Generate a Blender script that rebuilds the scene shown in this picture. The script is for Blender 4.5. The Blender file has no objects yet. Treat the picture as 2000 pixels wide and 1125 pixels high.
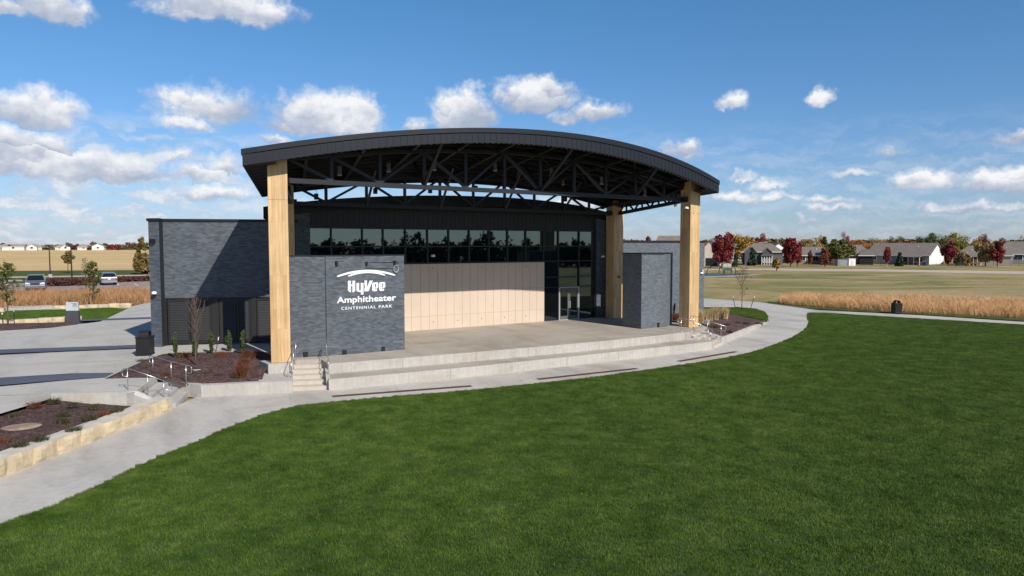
import bpy, bmesh, math, random
import numpy as np
from mathutils import Vector, Matrix, noise as mnoise
random.seed(7); np.random.seed(7)
S = bpy.context.scene
COL = S.collection
rad = math.radians
# ------------------------------------------------------------------ camera
CF, CYH, CH = 1387.0, 478.0, 5.05          # focal length (photo pixels), horizon row, camera height over the stage
YAW = rad(33.07); PITCH = math.atan((562.5 - CYH) / CF)
cam = bpy.data.cameras.new("camera"); camo = bpy.data.objects.new("camera", cam); COL.objects.link(camo)
camo.location = (0, 0, CH); camo.rotation_euler = (rad(90) - PITCH, 0, -YAW)
cam.sensor_width = 36.0; cam.lens = CF / 2000 * 36.0; cam.clip_start = 0.1; cam.clip_end = 12000
S.camera = camo
S.view_settings.view_transform = 'Standard'; S.view_settings.look = 'None'; S.view_settings.gamma = 1
S.view_settings.exposure = 0.12
SUN_EL, SUN_AZ = 37.3, -3.6
# ------------------------------------------------------------------ survey: sight lines of the photograph to metres
sy, cy = math.sin(YAW), math.cos(YAW)
def ray(x, y):
    u = (x - 1000) / CF; v = -(y - 562.5) / CF
    F = math.cos(PITCH) + v * math.sin(PITCH); U = -math.sin(PITCH) + v * math.cos(PITCH)
    return Vector((u * cy + F * sy, -u * sy + F * cy, U))
def G(x, y, z=0.0):
    r = ray(x, y); t = (z - CH) / r.z; return Vector((r.x * t, r.y * t, z))
def atY(x, y, Y):
    r = ray(x, y); t = Y / r.y; return Vector((r.x * t, Y, CH + r.z * t))
def azel(x, y):
    r = ray(x, y); return math.degrees(math.atan2(r.x, r.y)), math.degrees(math.atan2(r.z, math.hypot(r.x, r.y)))
RIGHT = Vector((cy, -sy, 0)); FWD = Vector((sy, cy, 0))
# ------------------------------------------------------------------ node helpers
def N(nt, t, **kw):
    n = nt.nodes.new(t)
    for k, v in kw.items(): setattr(n, k, v)
    return n
def L(nt, a, b): nt.links.new(a, b)
def math_(nt, op, a, b=None, c=None, clamp=False):
    n = N(nt, 'ShaderNodeMath', operation=op); n.use_clamp = clamp
    for i, v in enumerate((a, b, c)):
        if v is None: continue
        if isinstance(v, (int, float)): n.inputs[i].default_value = v
        else: L(nt, v, n.inputs[i])
    return n.outputs[0]
def vmath(nt, op, a, b=None):
    n = N(nt, 'ShaderNodeVectorMath', operation=op)
    for i, v in enumerate((a, b)):
        if v is None: continue
        if isinstance(v, (tuple, list, Vector)): n.inputs[i].default_value = v
        else: L(nt, v, n.inputs[i])
    return n.outputs['Value'] if op in ('LENGTH', 'DOT_PRODUCT') else n.outputs[0]
def ramp(nt, fac, stops):
    n = N(nt, 'ShaderNodeValToRGB'); e = n.color_ramp.elements
    while len(e) < len(stops): e.new(0.5)
    for i, (p, c) in enumerate(stops):
        e[i].position = p; e[i].color = (c, c, c, 1) if isinstance(c, (int, float)) else (*c, 1)
    L(nt, fac, n.inputs[0]); return n.outputs[0]
def mixc(nt, fac, a, b, blend='MIX'):
    n = N(nt, 'ShaderNodeMix', data_type='RGBA', blend_type=blend)
    for i, v in ((0, fac), (6, a), (7, b)):
        if isinstance(v, (int, float)): n.inputs[i].default_value = v
        elif isinstance(v, (tuple, list)): n.inputs[i].default_value = (*v[:3], 1)
        else: L(nt, v, n.inputs[i])
    return n.outputs[2]
def mixf(nt, fac, a, b):
    n = N(nt, 'ShaderNodeMix', data_type='FLOAT')
    for i, v in ((0, fac), (2, a), (3, b)):
        if isinstance(v, (int, float)): n.inputs[i].default_value = v
        else: L(nt, v, n.inputs[i])
    return n.outputs[0]
def noise_(nt, vec, scale, detail=4, rough=.55, dist=0):
    n = N(nt, 'ShaderNodeTexNoise'); n.inputs['Scale'].default_value = scale; n.inputs['Detail'].default_value = detail
    n.inputs['Roughness'].default_value = rough; n.inputs['Distortion'].default_value = dist
    L(nt, vec, n.inputs['Vector']); return n.outputs['Fac']
# ------------------------------------------------------------------ world: sky and clouds
W = bpy.data.worlds.new("World"); S.world = W; W.use_nodes = True
wt = W.node_tree; wt.nodes.clear()
wo = N(wt, 'ShaderNodeOutputWorld'); bg = N(wt, 'ShaderNodeBackground'); L(wt, bg.outputs[0], wo.inputs[0])
bg.inputs[1].default_value = 0.06
sky = N(wt, 'ShaderNodeTexSky', sky_type='NISHITA'); sky.sun_disc = False
sky.sun_elevation = rad(SUN_EL); sky.sun_rotation = rad(180 + SUN_AZ); sky.air_density = 1.0; sky.dust_density = 0.15; sky.ozone_density = 3.0; sky.altitude = 300
tc = N(wt, 'ShaderNodeTexCoord'); sx = N(wt, 'ShaderNodeSeparateXYZ'); L(wt, tc.outputs['Generated'], sx.inputs[0])
az = math_(wt, 'MULTIPLY', math_(wt, 'ARCTAN2', sx.outputs[0], sx.outputs[1]), 57.29578)
el = math_(wt, 'MULTIPLY', math_(wt, 'ARCSINE', sx.outputs[2]), 57.29578)
cp = N(wt, 'ShaderNodeCombineXYZ'); L(wt, az, cp.inputs[0]); L(wt, el, cp.inputs[1])
P0 = cp.outputs[0]
# ragged outlines: the direction is bent by two noises before the cloud masses are measured
def wob(scale, amp, off):
    n = N(wt, 'ShaderNodeTexNoise'); n.inputs['Scale'].default_value = scale; n.inputs['Detail'].default_value = 7; n.inputs['Roughness'].default_value = .6
    L(wt, vmath(wt, 'ADD', P0, off), n.inputs['Vector'])
    return vmath(wt, 'MULTIPLY', vmath(wt, 'SUBTRACT', n.outputs['Color'], (.5, .5, .5)), (amp, amp * .7, 0))
Pw = vmath(wt, 'ADD', vmath(wt, 'ADD', P0, wob(.30, 3.0, (3, 7, 0))), wob(1.0, 1.5, (11, 5, 2)))
CL = [  # x, y, half width, half height (photo pixels), weight
 (440,10,130,46,1.1),(510,22,70,26,.9),(380,22,60,28,.8),(105,14,62,34,.9),(10,18,40,22,.7),
 (70,212,80,42,1.0),(410,205,105,45,.72),(350,188,60,30,.6),(365,235,60,22,.55),
 (640,222,110,55,1.1),(690,215,60,48,1.0),(600,215,50,38,.9),(560,240,60,22,.6),
 (905,215,66,60,1.15),(880,205,35,35,.9),(1045,190,80,46,1.1),(1070,175,45,30,1.0),(1000,180,40,35,.8),(1160,216,62,24,.85),(1110,225,50,20,.5),(810,238,32,18,.6),
 (1428,197,34,22,.75),(1606,182,24,22,.75),(1340,285,42,26,.9),(1345,300,32,18,.6),
 (120,318,160,40,1.15),(40,300,90,40,1.0),(200,325,110,26,.9),(20,272,60,40,.8),(90,278,55,22,.8),
 (350,305,50,14,.6),(400,340,70,24,.75),(440,320,40,28,.65),(420,375,80,22,.7),(540,275,40,12,.7),
 (1810,350,68,22,.9),(1960,352,60,26,1.0),(1990,340,35,22,.9),(1985,268,35,14,.7),
 (1670,342,45,11,.65),(1740,298,36,8,.5),(1440,385,50,16,.75),(1495,365,36,14,.65),(1450,348,24,12,.55),(1500,385,34,13,.6),(1550,385,30,11,.55),
 (1620,390,45,9,.55),(1625,405,50,9,.55),(1820,402,30,9,.6),(1915,400,70,10,.7),(1580,424,26,7,.5),
 (1130,400,80,18,.55),(1090,395,60,25,.6)]
Mx = None; Yr = None
for (bx, by, hw, hh, wgt) in CL:
    a, e = azel(bx, by + hh * .35)
    k = 2.4
    v = vmath(wt, 'MULTIPLY', vmath(wt, 'SUBTRACT', Pw, (a, e, 0)), (CF / 57.3 / (hw * 1.12), CF / 57.3 / (hh * 1.28), 0))
    v2 = vmath(wt, 'MAXIMUM', v, vmath(wt, 'MULTIPLY', v, (1, -k, 1)))
    m = math_(wt, 'MULTIPLY', math_(wt, 'SUBTRACT', 1.0, vmath(wt, 'LENGTH', v2)), wgt)
    s = N(wt, 'ShaderNodeSeparateXYZ'); L(wt, v, s.inputs[0]); yy = s.outputs[1]
    if Mx is None: Mx, Yr = m, yy
    else:
        g = math_(wt, 'GREATER_THAN', m, Mx)
        Yr = mixf(wt, g, Yr, yy); Mx = math_(wt, 'SMOOTH_MAX', m, Mx, .12)
fine = noise_(wt, P0, .9, 8, .62)
big = noise_(wt, vmath(wt, 'MULTIPLY', P0, (.5, 1, 1)), .35, 5, .55)
dens = math_(wt, 'ADD', math_(wt, 'MULTIPLY', Mx, 2.3), math_(wt, 'MULTIPLY', math_(wt, 'SUBTRACT', fine, .5), 1.7))
alpha = ramp(wt, dens, [(0.0, 0), (.18, .06), (.65, .48), (1.35, .96)])
# low layered cloud to the left, near the horizon
st = vmath(wt, 'MULTIPLY', Pw, (.24, .95, 1))
lay = noise_(wt, vmath(wt, 'ADD', st, (4.2, 1.7, 0)), 1.25, 7, .6)
wl = math_(wt, 'MULTIPLY', ramp(wt, math_(wt, 'MULTIPLY_ADD', az, 1 / 60.0, .5), [(.30, 1), (.60, 1), (.80, .35), (1, .3)]),
           ramp(wt, math_(wt, 'DIVIDE', el, 10.0), [(.0, .55), (.10, 1.0), (.60, .9), (.95, 0)]))
la = math_(wt, 'MULTIPLY', ramp(wt, lay, [(.38, 0), (.58, 1)]), wl)
lit = ramp(wt, math_(wt, 'ADD', math_(wt, 'MULTIPLY', Yr, .70), math_(wt, 'ADD', math_(wt, 'MULTIPLY', math_(wt, 'SUBTRACT', big, .5), 1.7), math_(wt, 'MULTIPLY_ADD', math_(wt, 'SUBTRACT', fine, .5), .6, .27))),
           [(0.0, (6.2, 7.2, 9.2)), (.25, (8.6, 9.3, 10.8)), (.65, (14.6, 14.6, 14.8))])
layc = ramp(wt, math_(wt, 'SUBTRACT', lay, math_(wt, 'MULTIPLY', math_(wt, 'SUBTRACT', fine, .5), .4)), [(.42, (7.4, 8.6, 10.6)), (.66, (12.4, 12.8, 13.6))])
skyc = mixc(wt, 1.0, sky.outputs[0], ramp(wt, math_(wt, 'DIVIDE', el, 25.0), [(0, (.84, 1.0, 1.50)), (.14, (1.0, 1.22, 1.62)), (.32, (.98, 1.32, 1.70)), (.75, (.88, 1.52, 1.84))]), 'MULTIPLY')
sunside = ramp(wt, math_(wt, 'MULTIPLY_ADD', sx.outputs[1], .5, .5), [(.38, 1), (.60, 0)])
skyc = mixc(wt, sunside, skyc, mixc(wt, 1.0, sky.outputs[0], (1.34, 1.42, 1.55), 'MULTIPLY'))
c1 = mixc(wt, math_(wt, 'MULTIPLY', la, .92), skyc, layc)
c2 = mixc(wt, alpha, c1, lit)
L(wt, c2, bg.inputs[0])
# ------------------------------------------------------------------ sun
sun = bpy.data.lights.new("sun", 'SUN'); so = bpy.data.objects.new("sun", sun); COL.objects.link(so)
sun.energy = 4.6; sun.angle = rad(.53); sun.color = (1, .93, .83)
sd = Vector((math.sin(rad(SUN_AZ)) * math.cos(rad(SUN_EL)), math.cos(rad(SUN_AZ)) * math.cos(rad(SUN_EL)), -math.sin(rad(SUN_EL))))
so.rotation_euler = sd.to_track_quat('-Z', 'Y').to_euler(); so.location = (0, -20, 40)
# ------------------------------------------------------------------ materials
MATS = {}
def base(name):
    m = bpy.data.materials.new(name); m.use_nodes = True; nt = m.node_tree; nt.nodes.clear()
    o = N(nt, 'ShaderNodeOutputMaterial'); b = N(nt, 'ShaderNodeBsdfPrincipled'); L(nt, b.outputs[0], o.inputs[0])
    t = N(nt, 'ShaderNodeTexCoord'); return m, nt, b, t
def bump(nt, b, h, strength=.3, dist=.01):
    n = N(nt, 'ShaderNodeBump'); n.inputs['Strength'].default_value = strength; n.inputs['Distance'].default_value = dist
    L(nt, h, n.inputs['Height']); L(nt, n.outputs[0], b.inputs['Normal'])
def MAT(name, col, rough=.7, var=.12, scale=3.0, metal=0.0, spec=.4, bm=0.0, bscale=30, island=0.0):
    if name in MATS: return MATS[name]
    m, nt, b, t = base(name)
    f = noise_(nt, t.outputs['Object'], scale, 5, .6)
    lo = tuple(c * (1 - var) for c in col); hi = tuple(min(1, c * (1 + var)) for c in col)
    c = ramp(nt, f, [(.3, lo), (.7, hi)])
    if island:
        g = N(nt, 'ShaderNodeNewGeometry')
        v = ramp(nt, g.outputs['Random Per Island'], [(0, 1 - island), (1, 1 + island)])
        c = mixc(nt, 1.0, c, v, 'MULTIPLY')
    L(nt, c, b.inputs['Base Color'])
    b.inputs['Roughness'].default_value = rough; b.inputs['Metallic'].default_value = metal; b.inputs['Specular IOR Level'].default_value = spec
    if bm: bump(nt, b, noise_(nt, t.outputs['Object'], bscale, 4), bm, .02)
    MATS[name] = m; return m
def wallvec(nt, t):   # (along the wall, height) whichever way the face looks
    s = N(nt, 'ShaderNodeSeparateXYZ'); L(nt, t.outputs['Object'], s.inputs[0])
    n = N(nt, 'ShaderNodeSeparateXYZ'); L(nt, t.outputs['Normal'], n.inputs[0])
    side = math_(nt, 'GREATER_THAN', math_(nt, 'ABSOLUTE', n.outputs[0]), .72)
    u = mixf(nt, side, s.outputs[0], s.outputs[1])
    c = N(nt, 'ShaderNodeCombineXYZ'); L(nt, u, c.inputs[0]); L(nt, s.outputs[2], c.inputs[1]); return c.outputs[0], u, s.outputs[2]
def brick_mat(name, c1, c2, mort, bw=.36, bh=.098):
    m, nt, b, t = base(name); v, u, z = wallvec(nt, t)
    k = N(nt, 'ShaderNodeTexBrick'); L(nt, v, k.inputs['Vector'])
    k.inputs['Color1'].default_value = (*c1, 1); k.inputs['Color2'].default_value = (*c2, 1); k.inputs['Mortar'].default_value = (*mort, 1)
    k.inputs['Scale'].default_value = 1; k.inputs['Brick Width'].default_value = bw; k.inputs['Row Height'].default_value = bh
    k.inputs['Mortar Size'].default_value = .005; k.inputs['Mortar Smooth'].default_value = .3; k.offset = .5; k.squash = 1
    blk = noise_(nt, vmath(nt, 'MULTIPLY', v, (1, 1.25, 1)), 1.9, 4, .55)
    c = mixc(nt, 1.0, k.outputs['Color'], ramp(nt, blk, [(.25, .86), (.5, 1.0), (.78, 1.15)]), 'MULTIPLY')
    L(nt, c, b.inputs['Base Color']); b.inputs['Roughness'].default_value = .72; b.inputs['Specular IOR Level'].default_value = .35
    h = mixf(nt, .8, noise_(nt, t.outputs['Object'], 40, 3), math_(nt, 'SUBTRACT', 1.0, k.outputs['Fac']))
    bump(nt, b, h, .25, .008); MATS[name] = m; return m
def concrete_mat(name, col, board=0.0, stain=.25, warm=(1, 1, 1)):
    m, nt, b, t = base(name); o = t.outputs['Object']
    f1 = noise_(nt, vmath(nt, 'MULTIPLY', o, (1, .35, 1)), .55, 6, .6, .4); f2 = noise_(nt, o, 6, 6, .65); f3 = noise_(nt, o, 90, 2)
    c = mixc(nt, 1.0, col, ramp(nt, f1, [(.25, 1 - stain * 1.3), (.5, 1.0), (.75, 1 + stain * .5)]), 'MULTIPLY')
    c = mixc(nt, 1.0, c, ramp(nt, f2, [(.3, .90), (.7, 1.08)]), 'MULTIPLY')
    c = mixc(nt, .35, c, ramp(nt, f3, [(.3, .86), (.7, 1.12)]), 'MULTIPLY')
    f4 = noise_(nt, vmath(nt, 'ADD', vmath(nt, 'MULTIPLY', o, (.4, .9, 1)), (9, 3, 0)), .8, 5, .6)
    c = mixc(nt, ramp(nt, f4, [(.52, 0), (.72, .62)]), c, tuple(col[i] * k for i, k in enumerate((.78, .66, .52))))
    if board:
        v, u, z = wallvec(nt, t)
        bd = noise_(nt, vmath(nt, 'MULTIPLY', v, (9, .35, 1)), 1.0, 5, .7)
        c = mixc(nt, 1.0, c, ramp(nt, bd, [(.3, 1 - board), (.7, 1 + board * .6)]), 'MULTIPLY')
    L(nt, c, b.inputs['Base Color']); b.inputs['Roughness'].default_value = .85; b.inputs['Specular IOR Level'].default_value = .25
    bump(nt, b, mixf(nt, .5, f2, f3), .15, .01); MATS[name] = m; return m
def timber_mat(name):
    m, nt, b, t = base(name); v, u, z = wallvec(nt, t)
    sw = N(nt, 'ShaderNodeSeparateXYZ'); L(nt, v, sw.inputs[0])
    cc = N(nt, 'ShaderNodeCombineXYZ'); L(nt, sw.outputs[1], cc.inputs[0]); L(nt, sw.outputs[0], cc.inputs[1])
    k = N(nt, 'ShaderNodeTexBrick'); L(nt, cc.outputs[0], k.inputs['Vector'])
    k.inputs['Color1'].default_value = (.53, .345, .165, 1); k.inputs['Color2'].default_value = (.70, .485, .265, 1); k.inputs['Mortar'].default_value = (.42, .26, .12, 1)
    k.inputs['Scale'].default_value = 1; k.inputs['Brick Width'].default_value = 2.3; k.inputs['Row Height'].default_value = .135
    k.inputs['Mortar Size'].default_value = .004; k.offset = .37
    gr = noise_(nt, vmath(nt, 'MULTIPLY', v, (26, .9, 1)), 1.0, 6, .65, .6)
    c = mixc(nt, 1.0, k.outputs['Color'], ramp(nt, gr, [(.25, .70), (.52, 1.0), (.8, 1.16)]), 'MULTIPLY')
    c = mixc(nt, .6, c, ramp(nt, noise_(nt, t.outputs['Object'], 1.3, 3), [(.3, .86), (.7, 1.1)]), 'MULTIPLY')
    L(nt, c, b.inputs['Base Color']); b.inputs['Roughness'].default_value = .5; b.inputs['Specular IOR Level'].default_value = .35
    bump(nt, b, gr, .08, .004); MATS[name] = m; return m
def glass_mat(name, col=(.006, .008, .010), ior=2.0):
    m, nt, b, t = base(name); b.inputs['Base Color'].default_value = (*col, 1); b.inputs['Roughness'].default_value = .015; b.inputs['IOR'].default_value = ior
    b.inputs['Specular Tint'].default_value = (.62, .86, 1, 1)
    bump(nt, b, noise_(nt, t.outputs['Object'], .7, 2), .03, .02); MATS[name] = m; return m
BR = brick_mat('dark_brick', (.060, .073, .092), (.122, .140, .164), (.078, .090, .108), .205, .0675)
BRR = brick_mat('grey_brick', (.086, .103, .122), (.144, .168, .195), (.105, .122, .14), .205, .0675)
CONC = concrete_mat('concrete', (.452, .436, .404), 0, .14); CONCW = concrete_mat('formed_concrete', (.455, .435, .40), .16, .12)
PATHM = concrete_mat('path_concrete', (.475, .452, .414), 0, .26); STAGEM = concrete_mat('stage_floor', (.395, .360, .310), 0, .24)
BAND = concrete_mat('dark_band_concrete', (.095, .105, .145), 0, .15)
TIM = timber_mat('timber')
GLASS = glass_mat('window_glass', (.004, .005, .006), 2.2); HGLASS = glass_mat('house_glass', (.02, .03, .04), 1.6)
FAS = MAT('charcoal_metal', (.017, .021, .030), .55, .10, 1.2, 0, .22); FASD = MAT('dark_trim', (.013, .016, .024), .5, .08, 2, 0, .3)
DECK = MAT('roof_underside', (.004, .004, .005), .8, .25, .8); STEEL = MAT('painted_steel', (.019, .022, .029), .5, .12, 2, 0, .35)
RIB = MAT('ribbed_cladding', (.016, .018, .023), .55, .1, 1)
MULL = MAT('mullion', (.020, .021, .023), .45, .05, 2); ALU = MAT('aluminium', (.62, .62, .63), .4, .06, 4, .4)
SST = MAT('brushed_steel', (.60, .60, .60), .28, .06, 8, .9)
CREAM = MAT('cream_panel', (.59, .485, .385), .7, .05, .8); CREAML = MAT('panel_joint', (.26, .20, .15), .8, .05, 3)
WHITE = MAT('white_paint', (.82, .83, .84), .5, .03, 3); BLACK = MAT('black', (.012, .012, .013), .5, .1, 5)
LOUV = MAT('louvre_metal', (.024, .025, .028), .45, .1, 2); LOUVF = MAT('gate_frame', (.020, .0195, .0195), .5, .1, 2)
LIME = MAT('limestone', (.58, .475, .32), .85, .24, 1.6, 0, .2, .8, 9); LIMET = MAT('limestone_top', (.54, .50, .43), .85, .14, 2.5, 0, .2, .4, 12)
RUST = MAT('rusty_grate', (.19, .080, .058), .7, .35, 14)
def mulch_mat():
    m, nt, b, t = base('mulch'); o = t.outputs['Object']
    f = noise_(nt, o, 11, 7, .75); f2 = noise_(nt, o, 1.1, 4)
    vo = N(nt, 'ShaderNodeTexVoronoi'); vo.inputs['Scale'].default_value = 9; L(nt, o, vo.inputs['Vector'])
    c = ramp(nt, f, [(.30, (.022, .013, .012)), (.48, (.092, .056, .054)), (.60, (.165, .105, .096)), (.76, (.33, .23, .19))])
    c = mixc(nt, .7, c, ramp(nt, vo.outputs['Color'], [(.1, .55), (.9, 1.5)]), 'MULTIPLY')
    c = mixc(nt, 1.0, c, ramp(nt, f2, [(.3, .8), (.7, 1.2)]), 'MULTIPLY')
    L(nt, c, b.inputs['Base Color']); b.inputs['Roughness'].default_value = .95; b.inputs['Specular IOR Level'].default_value = .1
    bump(nt, b, f, 1.0, .06); return m
MULCH = mulch_mat()
def field_mat(name, stops, sx_, sy_, scale, bmp=.6, fine_scale=2.2, fine_amt=.3, rot=0):
    m, nt, b, t = base(name); o = t.outputs['Object']
    mp = N(nt, 'ShaderNodeMapping'); mp.inputs['Rotation'].default_value = (0, 0, rot); L(nt, o, mp.inputs[0]); o2 = mp.outputs[0]
    f = noise_(nt, vmath(nt, 'MULTIPLY', o2, (sx_, sy_, 1)), scale, 7, .66, 1.6)
    g = noise_(nt, vmath(nt, 'MULTIPLY', o2, (.45, 1, 1)), fine_scale, 6, .75)
    c = mixc(nt, 1.0, ramp(nt, f, stops), ramp(nt, g, [(.25, 1 - fine_amt), (.75, 1 + fine_amt)]), 'MULTIPLY')
    L(nt, c, b.inputs['Base Color']); b.inputs['Roughness'].default_value = .95; b.inputs['Specular IOR Level'].default_value = .1
    bump(nt, b, g, bmp, .08); return m
GROUND = field_mat('rough_grass', [(.30, (.120, .138, .044)), (.42, (.205, .195, .074)), (.52, (.310, .245, .118)), (.64, (.42, .30, .175))], .55, 1.0, .055, .8, 1.6, .40, YAW)
GOLD = field_mat('stubble', [(.34, (.36, .245, .115)), (.46, (.56, .40, .19)), (.64, (.64, .47, .235))], .06, 1.0, .05, .3, .35, .12, rad(12))
VERGE = field_mat('verge_grass', [(.35, (.05, .075, .022)), (.6, (.085, .11, .03)), (.75, (.15, .14, .05))], .4, 1, .3, .8, 3, .3)
ASPH = MAT('asphalt', (.30, .235, .205), .9, .15, .6); GRAVEL = MAT('gravel', (.48, .40, .31), .95, .12, .6)
SOIL = MAT('lawn_soil', (.030, .062, .010), .95, .2, 1.5)
def lawn_mat():
    m, nt, b, t = base('lawn_blades')
    g = N(nt, 'ShaderNodeNewGeometry'); p = g.outputs['Position']
    f1 = noise_(nt, p, .16, 4, .6); f2 = noise_(nt, vmath(nt, 'MULTIPLY', p, (1, 1, .2)), 1.3, 5, .65); f3 = noise_(nt, p, 4.5, 3, .6)
    c = ramp(nt, f2, [(.32, (.040, .088, .008)), (.50, (.074, .137, .017)), (.68, (.122, .190, .036))])
    c = mixc(nt, .55, c, ramp(nt, f1, [(.3, (.72, .79, .74)), (.7, (1.26, 1.17, 1.14))]), 'MULTIPLY')
    c = mixc(nt, .7, c, ramp(nt, f3, [(.3, .66), (.7, 1.3)]), 'MULTIPLY')
    r = g.outputs['Random Per Island']
    c = mixc(nt, 1.0, c, ramp(nt, r, [(0, .62), (.6, 1.0), (.97, 1.35)]), 'MULTIPLY')
    c = mixc(nt, math_(nt, 'GREATER_THAN', r, .985), c, (.26, .22, .11))
    L(nt, c, b.inputs['Base Color']); b.inputs['Roughness'].default_value = .6; b.inputs['Specular IOR Level'].default_value = .22
    return m
LAWNM = lawn_mat()
def blades_mat(name, stops):
    m, nt, b, t = base(name); g = N(nt, 'ShaderNodeNewGeometry')
    c = ramp(nt, g.outputs['Random Per Island'], stops)
    c = mixc(nt, .7, c, ramp(nt, noise_(nt, g.outputs['Position'], .5, 4), [(.3, .65), (.7, 1.3)]), 'MULTIPLY')
    L(nt, c, b.inputs['Base Color']); b.inputs['Roughness'].default_value = .8; b.inputs['Specular IOR Level'].default_value = .15; return m
PRAIRIER = blades_mat('rusty_prairie_blades', [(0, (.20, .105, .050)), (.45, (.42, .225, .105)), (.8, (.54, .31, .155)), (1, (.62, .42, .25))])
PRAIRIE = blades_mat('prairie_blades', [(0, (.42, .235, .105)), (.45, (.70, .415, .195)), (.8, (.80, .52, .26)), (1, (.86, .64, .38))])
ORN = blades_mat('ornamental_blades', [(0, (.32, .23, .12)), (.5, (.58, .44, .25)), (1, (.74, .60, .38))])
RUSTB = blades_mat('rust_blades', [(0, (.07, .030, .018)), (.5, (.16, .062, .030)), (1, (.26, .12, .055))])
GRNB = blades_mat('green_blades', [(0, (.025, .030, .014)), (.5, (.055, .062, .028)), (1, (.13, .115, .06))])
def leaf_mat(name, col, var=.45):
    if name in MATS: return MATS[name]
    m, nt, b, t = base(name); g = N(nt, 'ShaderNodeNewGeometry')
    lo = tuple(c * (1 - var) for c in col); hi = tuple(c * (1 + var) for c in col)
    c = ramp(nt, g.outputs['Random Per Island'], [(0, lo), (.6, col), (1, hi)])
    f = noise_(nt, t.outputs['Object'], .55, 3); c = mixc(nt, .8, c, ramp(nt, f, [(.3, .68), (.7, 1.3)]), 'MULTIPLY')
    L(nt, c, b.inputs['Base Color']); b.inputs['Roughness'].default_value = .65; b.inputs['Specular IOR Level'].default_value = .2
    MATS[name] = m; return m
BARK = MAT('bark', (.10, .075, .055), .9, .25, 6); TWIG = MAT('twig', (.13, .090, .070), .9, .2, 6); PALEBARK = MAT('pale_bark', (.55, .50, .44), .9, .15, 6)
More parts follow.
